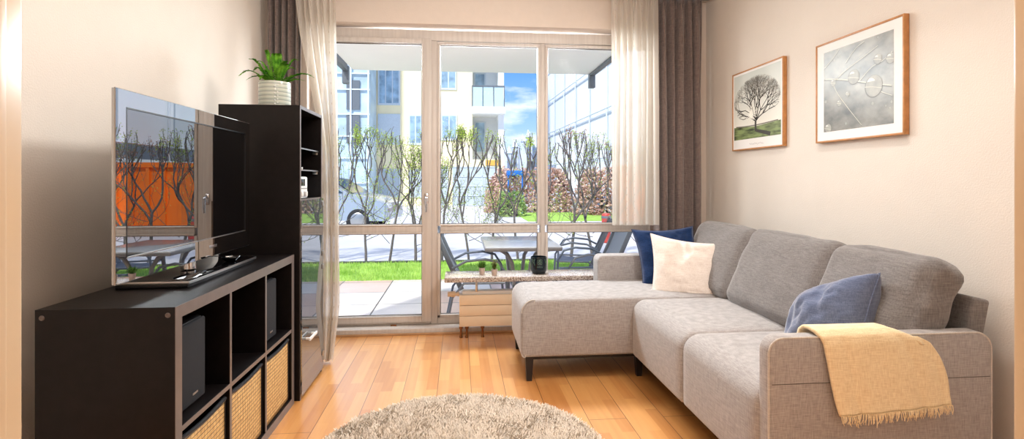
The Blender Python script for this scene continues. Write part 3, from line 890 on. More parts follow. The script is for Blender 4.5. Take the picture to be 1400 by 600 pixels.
def prism(m, x0, x1, y0, y1, z0, z1, radii, e=.02, mid=10, crown=0.0, mat=0, wr=0):
    steps = [(0, e), (.12 * e, .55 * e), (.4 * e, .22 * e), (e, 0)]
    ys = [(y0 + a, b) for a, b in steps] + [(lerp(y0 + e, y1 - e, k / mid), 0) for k in range(1, mid)] + [(y1 - a, b) for a, b in reversed(steps)]
    b = len(m.v); L = None
    for y, ins in ys:
        pr = rr_profile(x0, x1, z0, z1, *radii, inset=ins)
        # densify the long spans
        pts = []
        for i in range(len(pr)):
            a_ = pr[i]; c_ = pr[(i + 1) % len(pr)]
            dd_ = math.dist(a_, c_); k = max(1, int(dd_ / .06)) if ins >= 0 else 1
            pts.append((a_, c_, dd_))
        if L is None: cnt = [max(1, int(d / .06)) for _, _, d in pts]; L = sum(cnt)
        for (a_, c_, d), k in zip(pts, cnt):
            for j in range(k):
                x = lerp(a_[0], c_[0], j / k); z = lerp(a_[1], c_[1], j / k)
                yy = (2 * (y - y0) / (y1 - y0) - 1); xx = (2 * (x - x0) / (x1 - x0) - 1)
                if crown and z > (z0 + z1) / 2: z += crown * (1 - yy ** 4) * (1 - xx ** 4)
                if crown and x < (x0 + x1) / 2: x -= crown * .6 * (1 - yy ** 4) * math.sin(PI * max(0, min(1, (z - z0) / (z1 - z0))))
                if wr:
                    nn = mn.noise(Vector((x * 6, y * 6, z * 6))) * wr; z += nn; x += nn * .6
                m.v.append(Vector((x, y, z)))
    for i in range(len(ys) - 1):
        for k in range(L):
            m.f.append((b + i * L + k, b + (i + 1) * L + k, b + (i + 1) * L + (k + 1) % L, b + i * L + (k + 1) % L)); m.m.append(mat)
    m.f.append(tuple(b + k for k in range(L))); m.m.append(mat)
    m.f.append(tuple(b + (len(ys) - 1) * L + k for k in reversed(range(L)))); m.m.append(mat)
    return m


def soft_box(m, size, r, bulge, M_, n=18, wr=.004, wf=5, seed=0, pinch=0, mat=0):
    bm = bmesh.new(); bmesh.ops.create_cube(bm, size=1)
    bmesh.ops.subdivide_edges(bm, edges=bm.edges[:], cuts=n, use_grid_fill=True)
    h = [s / 2 for s in size]
    for v in bm.verts:
        a = [v.co[i] * 2 for i in range(3)]
        p = Vector([a[i] * h[i] for i in range(3)])
        q = Vector([max(-(h[i] - r), min(h[i] - r, p[i])) for i in range(3)])
        d = p - q
        if d.length > 1e-6: p = q + d.normalized() * r
        nrm = d.normalized() if d.length > 1e-6 else Vector((0, 0, 1))
        for i in range(3):
            o1, o2 = [j for j in range(3) if j != i]
            w = (1 - a[o1] ** 2) * (1 - a[o2] ** 2)
            p[i] += bulge[i] * max(0, w) ** .6 * a[i]
        if pinch:   # corners stay sharp and pulled outward
            c = abs(a[0] * a[1]) ** 3
            p[0] += pinch * a[0] * c; p[1] += pinch * a[1] * c
        wv = mn.noise(Vector((p.x * wf * 1.3 + seed, p.y * wf, p.z * wf * 2))) * wr + mn.noise(Vector((p.x * wf * 4 + seed, p.y * wf * 2.0, p.z * wf * 4))) * wr * .4
        p += nrm * wv
        v.co = p
    bmesh.ops.recalc_face_normals(bm, faces=bm.faces[:])
    m.add_bm(bm, mat, M_)
    return m


SX0, SXB = 1.012, 1.83
AY0, AY1 = 1.665, 1.728           # near arm
CY0, CY1 = 3.02, 3.575            # chaise
FY1 = 3.70                        # far arm end
SEAM = 2.325
ZS = .14
sofa = thing('corner_sofa', (1.2, 2.7, 0), 'grey woven corner sofa with a chaise end standing on short black legs', 'sofa')
m = prism(MB(), SX0, 1.827, AY0, AY1, ZS, .632, (.02, .03, .06, .05), e=.012, mid=3)
arm = m.build('armrest', M['sofa'], sofa, ang=60)
m = MB()
pr = rr_profile(SX0 + .003, 1.827 - .003, ZS, .632 - .003, .02, .03, .06, .05)
m.tube([(x, AY0 + .004, z) for x, z in pr] + [(pr[0][0], AY0 + .004, pr[0][1])], .0035, 8, caps=False)
m.build('piping', M['piping'], arm)
m = MB(); m.tube([(SX0 + .012, AY0 + .0005, .478), (1.815, AY0 + .0005, .478)], .0014, 6)
m.build('seam', M['seamdark'], arm)
m = prism(MB(), .94, 1.83, CY1 - .005, FY1, ZS, .638, (.02, .03, .05, .04), e=.012, mid=4)
arm2 = m.build('armrest', M['sofa'], sofa, ang=60)
# seats
m = prism(MB(), .352, 1.80, CY0, CY1 + .01, ZS, .468, (.02, .03, .03, .075), e=.016, mid=14, crown=.010)
ch = m.build('chaise_seat', M['sofa'], sofa, ang=70)
pr = rr_profile(.352 + .004, 1.80, ZS, .468, .02, .03, .03, .075)
m = MB(); m.tube([(x - .002, CY0 + .003, z + .002) for x, z in pr if x < 1.2], .003, 8, caps=False)
m.build('piping', M['piping'], ch)
m = prism(MB(), SX0 - .014, 1.80, SEAM + .001, CY0 - .002, ZS, .462, (.02, .03, .03, .075), e=.020, mid=14, crown=.014)
m.build('seat_cushion', M['sofa'], sofa, ang=70)
m = prism(MB(), SX0 - .012, 1.80, AY1 - .012, SEAM - .001, ZS, .462, (.02, .03, .03, .075), e=.020, mid=14, crown=.012)
m.build('seat_cushion', M['sofa'], sofa, ang=70)
MB().rbox(.40, 3.06, .115, 1.78, 3.66, .15, .006).build('base_frame', M['darkleg'], sofa)
MB().rbox(1.06, 1.70, .115, 1.78, 3.05, .15, .006).build('base_frame', M['darkleg'], sofa)
# slanted back frame
m = MB(); Mt = Matrix.Translation((1.775, 0, .42)) @ Matrix.Rotation(math.radians(12), 4, 'Y')
m.rbox(-.035, AY0 + .05, 0, .035, FY1 - .01, .32, .012, M=Mt, seg=3)
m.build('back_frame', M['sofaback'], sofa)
for x, y in ((.40, 3.055), (1.055, 3.07), (.40, 3.64), (1.06, 1.74), (1.76, 1.74), (1.76, 3.64)):
    m = MB(); b = []
    for (r, z) in ((.015, 0), (.024, .145)):
        b.append([Vector((x + sx * r, y + sy * r, z)) for sx, sy in ((-1, -1), (1, -1), (1, 1), (-1, 1))])
    for k in range(4): m.poly([b[0][k], b[0][(k + 1) % 4], b[1][(k + 1) % 4], b[1][k]])
    m.poly(b[0][::-1]); m.poly(b[1])
    m.build('leg', M['darkleg'], sofa, bevel=.002)
# back cushions: local x = thickness, y = width, z = height
def backc(y0, y1, seed, yaw=0, lean=25, xo=0, zt=0, bl=.03, hgt=.44):
    cyy = (y0 + y1) / 2
    Mt = Matrix.Translation((1.645 + xo, cyy, .655 + zt)) @ Matrix.Rotation(math.radians(yaw), 4, 'Z') @ Matrix.Rotation(math.radians(lean), 4, 'Y')
    m = soft_box(MB(), (.15, y1 - y0, hgt), .045, (bl, .012, .012), Mt, n=20, wr=.010, wf=5, seed=seed)
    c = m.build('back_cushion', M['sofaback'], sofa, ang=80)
    h = hgt / 2; w = (y1 - y0) / 2; r = .06
    pts = []
    for (sy, sz, a0) in ((1, 1, 0), (-1, 1, .5 * PI), (-1, -1, PI), (1, -1, 1.5 * PI)):
        for k in range(6):
            a = a0 + k / 5 * PI / 2
            pts.append(Mt @ Vector((-.045, sy * (w - r) + (r - .012) * math.cos(a), sz * (h - r) + (r - .012) * math.sin(a))))
    return c
backc(2.90, 3.56, 3.1)
backc(2.215, 2.905, 8.2)
backc(1.722, 2.235, 14.9, xo=.005)

# loose pillows
def pillow(name, mat, label, A, Bx, Cy, T, k=.07, wr=.006, seed=0, floor_z=.476, seam=True, folds=()):
    """A = centre, Bx, Cy = half-edge vectors, T = thickness"""
    nrm = Bx.cross(Cy).normalized()
    m = MB()
    def side(sg):
        def fn(s, w):
            a = 2 * s - 1; b = 2 * w - 1
            a = math.sin(a * PI / 2) * .35 + a * .65; b = math.sin(b * PI / 2) * .35 + b * .65
            x = a * (1 - k * (1 - b * b)); y = b * (1 - k * (1 - a * a))
            t = max(0, (1 - a ** 2) * (1 - b ** 2)) ** .42 * T / 2
            ed = max(0, (1 - a ** 2) * (1 - b ** 2)) ** .3
            t += ed * (mn.noise(Vector((a * 2.2 + seed, b * 2.2, sg * 3))) * wr * 2 + abs(mn.noise(Vector((a * 4.5 + seed, b * 4.5, sg * 3)))) * -wr * 1.6)
            if sg > 0:
                for a0, b0, sl, dp, wd in folds:      # creases running down from a pinched top edge
                    t -= dp * ed * math.exp(-((a - a0 - sl * (1 - b)) / wd) ** 2) * math.exp(-((b - b0) / .45) ** 2)
            p = A + Bx * x + Cy * y + nrm * sg * t
            if p.z < floor_z: p.z = floor_z + (p.z - floor_z) * .04
            return p
        return fn
    m.grid(side(1), 36, 36); m.grid(side(-1), 36, 36, flip=True)
    th = thing(name, (A.x, A.y, A.z - .2), label, 'pillow')
    o = m.build('cover', mat, th, ang=85)
    bm = bmesh.new(); bm.from_mesh(o.data); bmesh.ops.remove_doubles(bm, verts=bm.verts[:], dist=.0004); bm.to_mesh(o.data); bm.free()
    if seam:
        m = MB(); pts = []
        for i in range(0, 160):
            q = i % 40 / 20 - 1; sd = i // 40
            a, b = ((q, -1), (1, q), (-q, 1), (-1, -q))[sd]
            pts.append(A + Bx * a * (1 - k * (1 - b * b)) + Cy * b * (1 - k * (1 - a * a))); pts[-1].z = max(pts[-1].z, floor_z)
        m.tube(pts + [pts[0]], .0028, 6, caps=False)
        m.build('seam', mat, th)
    return th
# navy pillow against the window-side arm
c = Vector((1.39, 3.45, .638))
pillow('throw_pillow', M['navy'], 'navy blue square pillow half hidden behind the off-white one', c, Vector((.205, -.03, .012)), Vector((-.01, .085, .19)), .15, k=.11, wr=.012, seed=2)
c = Vector((1.395, 3.19, .598))
pillow('throw_pillow', M['offwhite'], 'off-white square pillow standing in front of the navy one', c, Vector((.190, -.085, -.026)), Vector((.024, .07, .185)), .14, k=.10, wr=.008, seed=7, folds=((-.12, .75, -.05, .026, .10), (.16, .7, -.22, .022, .09), (.02, .7, .1, -.014, .07), (-.55, -.2, .15, .012, .14), (.6, -.4, .2, .014, .12)))
A_, B_, C2 = Vector((1.565, 1.85, .805)), Vector((1.43, 1.79, .53)), Vector((1.475, 2.15, .66))
pillow('throw_pillow', M['slate'], 'slate blue pillow slumped against the near end of the sofa', (B_ + C2) / 2, (A_ - C2) / 2, (A_ - B_) / 2, .27, k=.06, wr=.008, seed=12, folds=((.1, .2, .2, .02, .12), (-.3, 0, -.2, .018, .12)))

# cream throw over the near arm
tz = .634
path = [(1.90, .475), (1.86, .482), (1.82, .492), (1.79, .53), (1.768, .60), (1.755, tz + .004), (1.73, tz + .022), (1.70, tz + .024), (1.675, tz + .018), (1.655, tz + .004), (1.648, tz - .02), (1.645, .56), (1.641, .49), (1.638, .43), (1.634, .385)]
def pt(w):
    k = w * (len(path) - 1); i = min(int(k), len(path) - 2); f = k - i
    return lerp(path[i][0], path[i + 1][0], f), lerp(path[i][1], path[i + 1][1], f)
def throw_pt(s, w):
    y, z = pt(w)
    wt = max(0, (w - .5) / .5)
    x0 = 1.175 + .010 * wt + .055 * wt ** 1.4; x1 = 1.49 + .125 * sm(min(1, wt * 1.3)) + .02 * wt
    x = lerp(x0, x1, s)
    ys = wt * (.006 * math.sin(s * 8 + 1) + .005 * math.sin(s * 17)) - .004 * wt
    z += wt * (-.008 + .022 * s) * 1.0 + (-.02 * (s > .93) * (s - .93) / .07 * (1 - wt) if w > .3 else 0)
    if s > .8 and wt < .35: z -= .03 * ((s - .8) / .2) ** 2 * (0 if w < .3 else 1) * (1 - wt)
    return Vector((x, y - abs(ys) - .002 * math.sin(s * PI), max(z, .474) if w < .3 else z))
th = thing('throw_blanket', (1.35, 1.70, .63), 'cream woven throw with a fringe hanging over the near sofa arm', 'blanket')
m = MB(); m.grid(throw_pt, 60, 60)
o = m.build('cloth', M['throw'], th, ang=85)
md = o.modifiers.new('t', 'SOLIDIFY'); md.thickness = .011; md.offset = 1
m = MB(); rnd = random.Random(5)
for i in range(120):
    s = (i + rnd.random() * .7) / 120
    p = throw_pt(min(1, s), 1) + Vector((0, -.003, .004)); L = rnd.uniform(.022, .036) * (1.25 if rnd.random() > .9 else 1)
    dx, dy = rnd.uniform(-.012, .012), rnd.uniform(-.006, .001)
    m.tube([p, p + Vector((dx * .3, dy, -L * .5)), p + Vector((dx, dy * .6, -L))], [.0016, .0015, .0009], 5)
m.build('fringe', M['throw'], th)

# ================================================================== PICTURES
def atX(u, v, X):
    r = ray(u, v); return Vector((0, 0, H)) + r * (X / r.x)
PX = 1.913
def frame(name, y0, y1, z0, z1, label):
    """y0 = far side (left in the picture), y1 = near side"""
    t = thing(name, (XR, (y0 + y1) / 2, z0), label, 'picture', None)
    w = .009; m = MB()
    m.rbox(PX, y1, z0, XR - .002, y1 + w, z1, .0012); m.rbox(PX, y0 - w, z0, XR - .002, y0, z1, .0012)
    m.rbox(PX, y1 + w, z1 - w, XR - .002, y0 - w, z1, .0012); m.rbox(PX, y1 + w, z0, XR - .002, y0 - w, z0 + w, .0012)
    m.build('frame', M['oak'], t)
    return t
M['mount'] = plain('white_mount', srgb(240, 236, 232), rough=.6, noise=.005)
def flatmat(name, fn):
    t = NT(name); b = t.bsdf(Roughness=.35); tc = t.n('ShaderNodeTexCoord'); fn(t, b, tc); return t.mat
def leafbg(t, b, tc):
    mp = t.n('ShaderNodeMapping'); mp.inputs['Scale'].default_value = (1, 4, 6); mp.inputs['Rotation'].default_value = (.5, 0, 0)
    nz = t.n('ShaderNodeTexNoise', Scale=1.6, Detail=7.0, Roughness=.55); t.l(tc, 'Object', mp, 'Vector'); t.l(mp, 'Vector', nz, 'Vector')
    r = t.ramp(nz, 'Fac', [(.3, srgb(84, 82, 76)), (.72, srgb(172, 168, 156))]); t.l(r, 0, b, 'Base Color')
M['leafbg'] = flatmat('leaf_photo_ground', leafbg)
M['vein'] = plain('leaf_vein', srgb(214, 210, 192), rough=.4, noise=.05)
M['vein2'] = plain('leaf_vein_shadow', srgb(104, 100, 92), rough=.4, noise=.05)
M['dropdark'] = plain('drop_rim', srgb(70, 70, 66), rough=.4)
M['dropmid'] = plain('drop_body', srgb(160, 158, 148), rough=.4, noise=.18, scale=30)
M['droplight'] = plain('drop_glint', srgb(226, 226, 218), rough=.4)
def treesky(t, b, tc):
    sx = t.n('ShaderNodeSeparateXYZ'); t.l(tc, 'Object', sx, 0)
    r = t.ramp(sx, 'Z', [(.16, srgb(236, 232, 220)), (.52, srgb(200, 204, 196))]); t.l(r, 0, b, 'Base Color')
M['treesky'] = flatmat('tree_photo_sky', treesky)
def treeground(t, b, tc):
    mp = t.n('ShaderNodeMapping'); mp.inputs['Scale'].default_value = (1, 8, 40); nz = t.n('ShaderNodeTexNoise', Scale=1.0, Detail=5.0); t.l(tc, 'Object', mp, 'Vector'); t.l(mp, 'Vector', nz, 'Vector')
    r = t.ramp(nz, 'Fac', [(.35, srgb(40, 48, 28)), (.6, srgb(140, 156, 100))]); t.l(r, 0, b, 'Base Color')
M['treeground'] = flatmat('tree_photo_meadow', treeground)
M['ink'] = plain('print_ink', srgb(64, 58, 50), rough=.5)
M['inksoft'] = plain('print_ink_soft', srgb(120, 112, 100), rough=.5)
M['sunspot'] = plain('print_sun', srgb(246, 242, 230), rough=.5)

# leaf picture
g0, g1 = atX(1115, 63, PX), atX(1236, 19.5, PX)
Y0, Y1, Z0, Z1 = g0.y, g1.y, 1.351, 1.874
pf = frame('framed_picture', Y0, Y1, Z0, Z1, 'larger framed print of water drops on a leaf, nearer the camera')
m = MB(); m.poly([(PX + .004, Y0 - .005, Z0 + .005), (PX + .004, Y1 + .005, Z0 + .005), (PX + .004, Y1 + .005, Z1 - .005), (PX + .004, Y0 - .005, Z1 - .005)])
m.box(PX + .005, Y1 + .004, Z0 + .004, XR - .004, Y0 - .004, Z1 - .004, 0)
i0 = atX(1125.5, 74, PX); i1 = atX(1221, 45, PX); iz0, iz1 = atX(1125.5, 181, PX).z, atX(1125.5, 73, PX).z
def PQ(p, q, d): return Vector((PX + .004 - d, lerp(i0.y, i1.y, p), lerp(iz0, iz1, q)))
m.poly([PQ(0, 0, .0004), PQ(1, 0, .0004), PQ(1, 1, .0004), PQ(0, 1, .0004)], 1)
def strip(m, pts, w0, w1, d, mat):
    pts = [Vector(p) for p in pts]; fine = []
    for i in range(len(pts) - 1):
        for k in range(6):
            t_ = k / 6; p0 = pts[max(0, i - 1)]; p1 = pts[i]; p2 = pts[i + 1]; p3 = pts[min(len(pts) - 1, i + 2)]
            fine.append(.5 * ((2 * p1) + (p2 - p0) * t_ + (2 * p0 - 5 * p1 + 4 * p2 - p3) * t_ ** 2 + (3 * p1 - p0 - 3 * p2 + p3) * t_ ** 3))
    fine.append(pts[-1]); n_ = len(fine)
    for i in range(n_ - 1):
        a, b = fine[i], fine[i + 1]; d_ = (b - a); 
        if d_.length < 1e-6: continue
        nn = Vector((-d_.y, d_.x)).normalized()
        wa = lerp(w0, w1, i / n_); wb_ = lerp(w0, w1, (i + 1) / n_)
        q = [a - nn * wa, b - nn * wb_, b + nn * wb_, a + nn * wa]
        if all(-.001 <= c_.x <= 1.001 and -.001 <= c_.y <= 1.001 for c_ in q): m.poly([PQ(c_.x, c_.y, d) for c_ in q], mat)
veins = [([(0, .67), (.25, .62), (.5, .55), (.75, .47), (1, .40)], .007, .005), ([(.13, .63), (.22, .46), (.38, .26), (.58, .03)], .005, .002), ([(.2, .63), (.38, .72), (.6, .80), (.8, .88)], .004, .002),
         ([(0, .80), (.15, .9), (.25, .99)], .003, .002), ([(.35, .80), (.5, .93), (.62, .98)], .003, .002), ([(.55, .54), (.72, .66), (.86, .70), (1, .78)], .003, .002), ([(.7, .49), (.82, .38), (.98, .30)], .003, .002)]
for v_, a_, b_ in veins:
    strip(m, [(p + .006, q - .014) for p, q in v_], a_ * 1.2, b_ * 1.2, .0006, 3); strip(m, v_, a_, b_, .0008, 2)
asp = abs(i1.y - i0.y) / (iz1 - iz0)
def disc(cp, cq, r, d, mat, sx=1, a0=0, a1=2 * PI):
    m.poly([PQ(min(1, max(0, cp + r * sx * math.cos(a0 + (a1 - a0) * k / 26) / asp)), min(1, max(0, cq + r * math.sin(a0 + (a1 - a0) * k / 26))), d) for k in range(26 if a1 - a0 > 6 else 27)], mat)
for cp, cq, r in ((.745, .44, .128), (.47, .60, .09), (.80, .73, .058), (.96, .70, .06), (.155, .595, .046), (.25, .33, .04), (.38, .42, .034), (.07, .04, .06), (.35, .07, .018), (.17, .87, .018), (.24, .90, .014), (.03, .38, .02), (.73, .25, .02), (.9, .2, .012), (.95, .17, .012), (.8, .97, .012), (.56, .68, .01), (.97, .23, .016)):
    disc(cp, cq, r, .0010, 3); disc(cp + .004, cq + r * .04, r * .93, .0012, 4); 
    if r > .03:
        disc(cp - r * .25, cq + r * .35, r * .42, .0014, 6, 1.1, .3, 2.8); strip(m, [(cp - r * .9, cq + r * .1), (cp, cq - r * .05), (cp + r * .9, cq - r * .3)], .003, .002, .0015, 2)
m.build('print', [M['mount'], M['leafbg'], M['vein'], M['vein2'], M['dropmid'], M['dropdark'], M['droplight']], pf, smooth=False)

# tree picture
g0, g1 = atX(1001, 103, PX), atX(1070.5, 79, PX)
Y0, Y1, Z0, Z1 = g0.y, g1.y, 1.357, 1.892
pf = frame('framed_picture', Y0, Y1, Z0, Z1, 'smaller framed print of a bare tree in low sun, by the drape')
m = MB(); m.box(PX + .005, Y1 + .004, Z0 + .004, XR - .004, Y0 - .004, Z1 - .004, 0)
m.poly([(PX + .004, Y0 - .005, Z0 + .005), (PX + .004, Y1 + .005, Z0 + .005), (PX + .004, Y1 + .005, Z1 - .005), (PX + .004, Y0 - .005, Z1 - .005)])
i0 = Vector((0, Y0 - .022, 0)); i1 = Vector((0, Y1 + .026, 0)); iz0, iz1 = Z0 + .072, Z1 - .022
asp = abs(i1.y - i0.y) / (iz1 - iz0)
m.poly([PQ(0, 0, .0003), PQ(1, 0, .0003), PQ(1, 1, .0003), PQ(0, 1, .0003)], 1)
m.poly([PQ(0, 0, .0005), PQ(1, 0, .0005), PQ(1, .20, .0005), PQ(.5, .17, .0005), PQ(0, .20, .0005)], 2)
rnd = random.Random(21)
def limb(p, a, L, w, lev):
    q = (p[0] + L * math.cos(a), p[1] + L * math.sin(a))
    dx = (q[0] - .5) / .5; dz = (q[1] - .56) / .36
    if lev > 1 and dx * dx + dz * dz > 1: return
    mid = ((p[0] + q[0]) / 2 + rnd.uniform(-.01, .01), (p[1] + q[1]) / 2 + rnd.uniform(-.01, .01))
    strip(m, [p, mid, q], w, w * .65, .0007 + .00004 * lev, 3 if lev < 4 else 4)
    if lev >= 7: return
    for k in range(3 if lev < 2 else 2 if lev < 6 else 2):
        limb(q, a + rnd.uniform(-.75, .75) + (-.2 if a > PI / 2 + .4 else .2 if a < PI / 2 - .4 else 0) * .3, L * rnd.uniform(.7, .92), w * .66, lev + 1)
for a in (PI / 2,): 
    strip(m, [(.5, .10), (.495, .2), (.5, .28)], .022, .016, .0007, 3)
    for a in (.55, .95, 1.3, 1.6, 1.95, 2.3, 2.65): limb((.5, .25), a, .15 + .03 * math.sin(a), .011, 0)
strip(m, [(.5, .11), (.62, .08), (.8, .03)], .02, .03, .0006, 3)
strip(m, [(.05, .205), (.3, .19), (.6, .19), (.95, .205)], .008, .008, .0006, 4)
for k in range(18):
    a = k * 2 * PI / 18; strip(m, [(.40, .36), (.40 + .13 * math.cos(a), .36 + .13 * math.sin(a) * asp)], .009, .001, .0013, 5)
disc(.40, .36, .05, .0014, 5)
# handwritten caption
pts = [(lerp(.36, .66, k / 46), -.085 + .010 * math.sin(k * 1.1) + .008 * (k % 11 == 0) + .006 * math.sin(k * .4)) for k in range(47)]
for a, b in zip(pts[:-1], pts[1:]):
    q = [(a[0], a[1] - .002), (b[0], b[1] - .002), (b[0], b[1] + .002), (a[0], a[1] + .002)]
    m.poly([PQ(x, z, .0005) for x, z in q], 4)
m.build('print', [M['mount'], M['treesky'], M['treeground'], M['ink'], M['inksoft'], M['sunspot']], pf, smooth=False)

# ================================================================== RUG
RC, RR = Vector((.0, 2.20, 0)), .635
rg = thing('round_rug', RC, 'round beige shaggy rug on the wooden floor in front of the sofa', 'rug')
MB().lathe([(RR - .012, .0005), (RR - .004, .004), (RR - .008, .012), (0, .013)], RC, 96).build('backing', M['rugbase'], rg)
rnd = random.Random(9); m = MB()
N = 42000
for i in range(N):
    r = (RR - .012) * math.sqrt((i + .5) / N); a = i * 2.399963 + rnd.random() * .02
    x, y = r * math.cos(a), r * math.sin(a)
    n1 = mn.noise(Vector((x * 6, y * 6, 0))) * 2.2 + mn.noise(Vector((x * 22, y * 22, 4))) * 1.5
    la = n1 * 1.2 + rnd.uniform(-2.2, 2.2); ll = .006 + .006 * rnd.random()
    h = .020 + .007 * rnd.random() + .0025 * n1
    ld = Vector((math.cos(la), math.sin(la), 0)); sd = Vector((-ld.y, ld.x, 0)) * .0026
    p = Vector((x, y, .008)); q = p + ld * ll * .4 + Vector((0, 0, h * .6)); e = p + ld * ll * 1.3 + Vector((0, 0, h * .95))
    m.poly([p - sd + RC, p + sd + RC, q + sd + RC, q - sd + RC]); m.poly([q - sd + RC, q + sd + RC, e + sd * .5 + RC, e - sd * .5 + RC])
pl = m.build('pile', M['pile'], rg, smooth=False); pl['kind'] = 'stuff'

# ================================================================== OUTSIDE
ZG = -.15
struct(MB().box(-5, 4.36, ZG - .1, 7, 7.10, ZG).build('patio', M['patio'], smooth=False))
struct(MB().box(-9, 7.10, ZG - .1, 10, 8.62, ZG - .005).build('lawn', M['lawnbase'], smooth=False))
struct(MB().box(-9, 8.62, ZG - .1, 10, 8.70, ZG + .02).build('trim_3', M['kerb'], smooth=False))
struct(MB().box(-60, 8.70, ZG - .12, 60, 90, ZG - .01).build('street', M['asphalt'], smooth=False))
struct(MB().box(2.2, 17, ZG - .02, 14, 21.5, ZG + .01).build('verge', M['lawnbase'], smooth=False))
m = MB(); rnd = random.Random(3)
for i in range(24000):
    x = rnd.uniform(-4.5, 6.5); y = 7.08 + 1.52 * rnd.random(); h = rnd.uniform(.03, .07); a = rnd.uniform(0, PI); d = Vector((math.cos(a), math.sin(a), 0)) * .005
    p = Vector((x, y, ZG - .006)); m.poly([p - d, p + d, p + Vector((rnd.uniform(-.02, .02), rnd.uniform(-.02, .02), h))])
tag(m.build('grass', M['grass'], smooth=False), 'strip of short bright green grass between the patio and the bare trees', 'grass', kind='stuff')

# balcony overhead
ba = thing('balcony', (.15, 5.2, 2.4), 'pale balcony slab overhanging the terrace seen through the top of the window', 'balcony')
MB().rbox(-1.2, 4.40, 2.40, 1.52, 6.18, 2.58, .01).build('slab', M['soffit'], ba)
for x in (-1.27, 1.55):
    m = MB(); m.rbox(x - .03, 4.40, 2.38, x + .03, 6.2, 2.44, .006); m.rbox(x - .035, 6.12, 2.24, x + .035, 6.2, 2.44, .005); m.rbox(x - .012, 4.40, 2.46, x + .012, 6.2, 2.5, .004)
    m.build('steel_edge', M['steel'], ba)

# patio table
tb = thing('garden_table', (.55, 4.97, ZG), 'grey garden table with curved legs standing on the terrace', 'table')
MB().rbox(.215, 4.52, .545, .885, 5.42, .585, .012, seg=3).build('tabletop', M['tabletop'], tb)
for sx in (-1, 1):
    for sy in (-.25, .25):
        m = MB(); x = .55 + sx * .055; y = 4.97 + sy
        m.tube([(.55 + sx * .19, y, .54), (.55 + sx * .13, y, .50), (.55 + sx * .085, y, .42), (x + sx * .01, y, .25), (x + sx * .02, y, .05), (x + sx * .12, y + (.03 if sy > 0 else -.03), ZG + .01)], .018, 8)
        m.build('leg', M['tabletop'], tb)
m = MB(); m.rbox(.47, 4.70, .20, .63, 5.24, .225, .004); m.build('cross_brace', M['steel'], tb)

def garden_chair(loc, rz, label):
    t = bpy.data.objects.new('garden_chair', None); COL.objects.link(t); t.location = loc; t.rotation_euler.z = rz
    WORLD[t.name] = Vector((0, 0, 0)); tag(t, label, 'chair', 'garden chairs round the terrace table')
    # local: faces +x
    for sy in (-1, 1):
        y = sy * .26
        m = MB()
        m.tube([(.30, y, .0), (.27, y, .30), (.26, y, .50), (.20, y, .595), (.08, y, .625), (-.08, y, .61), (-.2, y, .55)], .011, 8)
        m.tube([(-.26, y, 0), (-.2, y, .3), (-.10, y, .42), (.25, y, .42)], .011, 8)
        m.build('side_frame', M['chairmetal'], t)
        m = MB(); 
        m.rbox(-.022, -.012, 0, .022, .012, .56, .006, M=Matrix.Translation((-.12, sy * .225, .36)) @ Matrix.Rotation(math.radians(-24), 4, 'Y'))
        m.build('back_post', M['steel'], t)
    m = MB()
    m.grid(lambda s, w: (lerp(-.13, .26, s), lerp(-.22, .22, w), .425 - .02 * math.sin(PI * s)), 10, 6)
    m.build('seat', M['sling'], t)
    m = MB()
    m.grid(lambda s, w: (-.13 - .22 * s - .02 * math.sin(PI * s), lerp(-.22, .22, w), .43 + .46 * s), 10, 6)
    m.build('backrest', M['sling'], t)
    MB().tube([(-.26, -.26, .03), (-.26, .26, .03)], .009, 8).build('stretcher', M['chairmetal'], t); MB().tube([(-.345, -.22, .88), (-.345, .22, .88)], .012, 8).build('top_rail', M['chairmetal'], t)
    return t
garden_chair((.14, 4.85, ZG), .0, 'garden chair with mesh back left of the terrace table')
garden_chair((1.25, 5.05, ZG), PI, 'garden chair with mesh back right of the terrace table')
garden_chair((1.36, 5.95, ZG), PI - .25, 'garden chair standing furthest out, right and behind the terrace table')

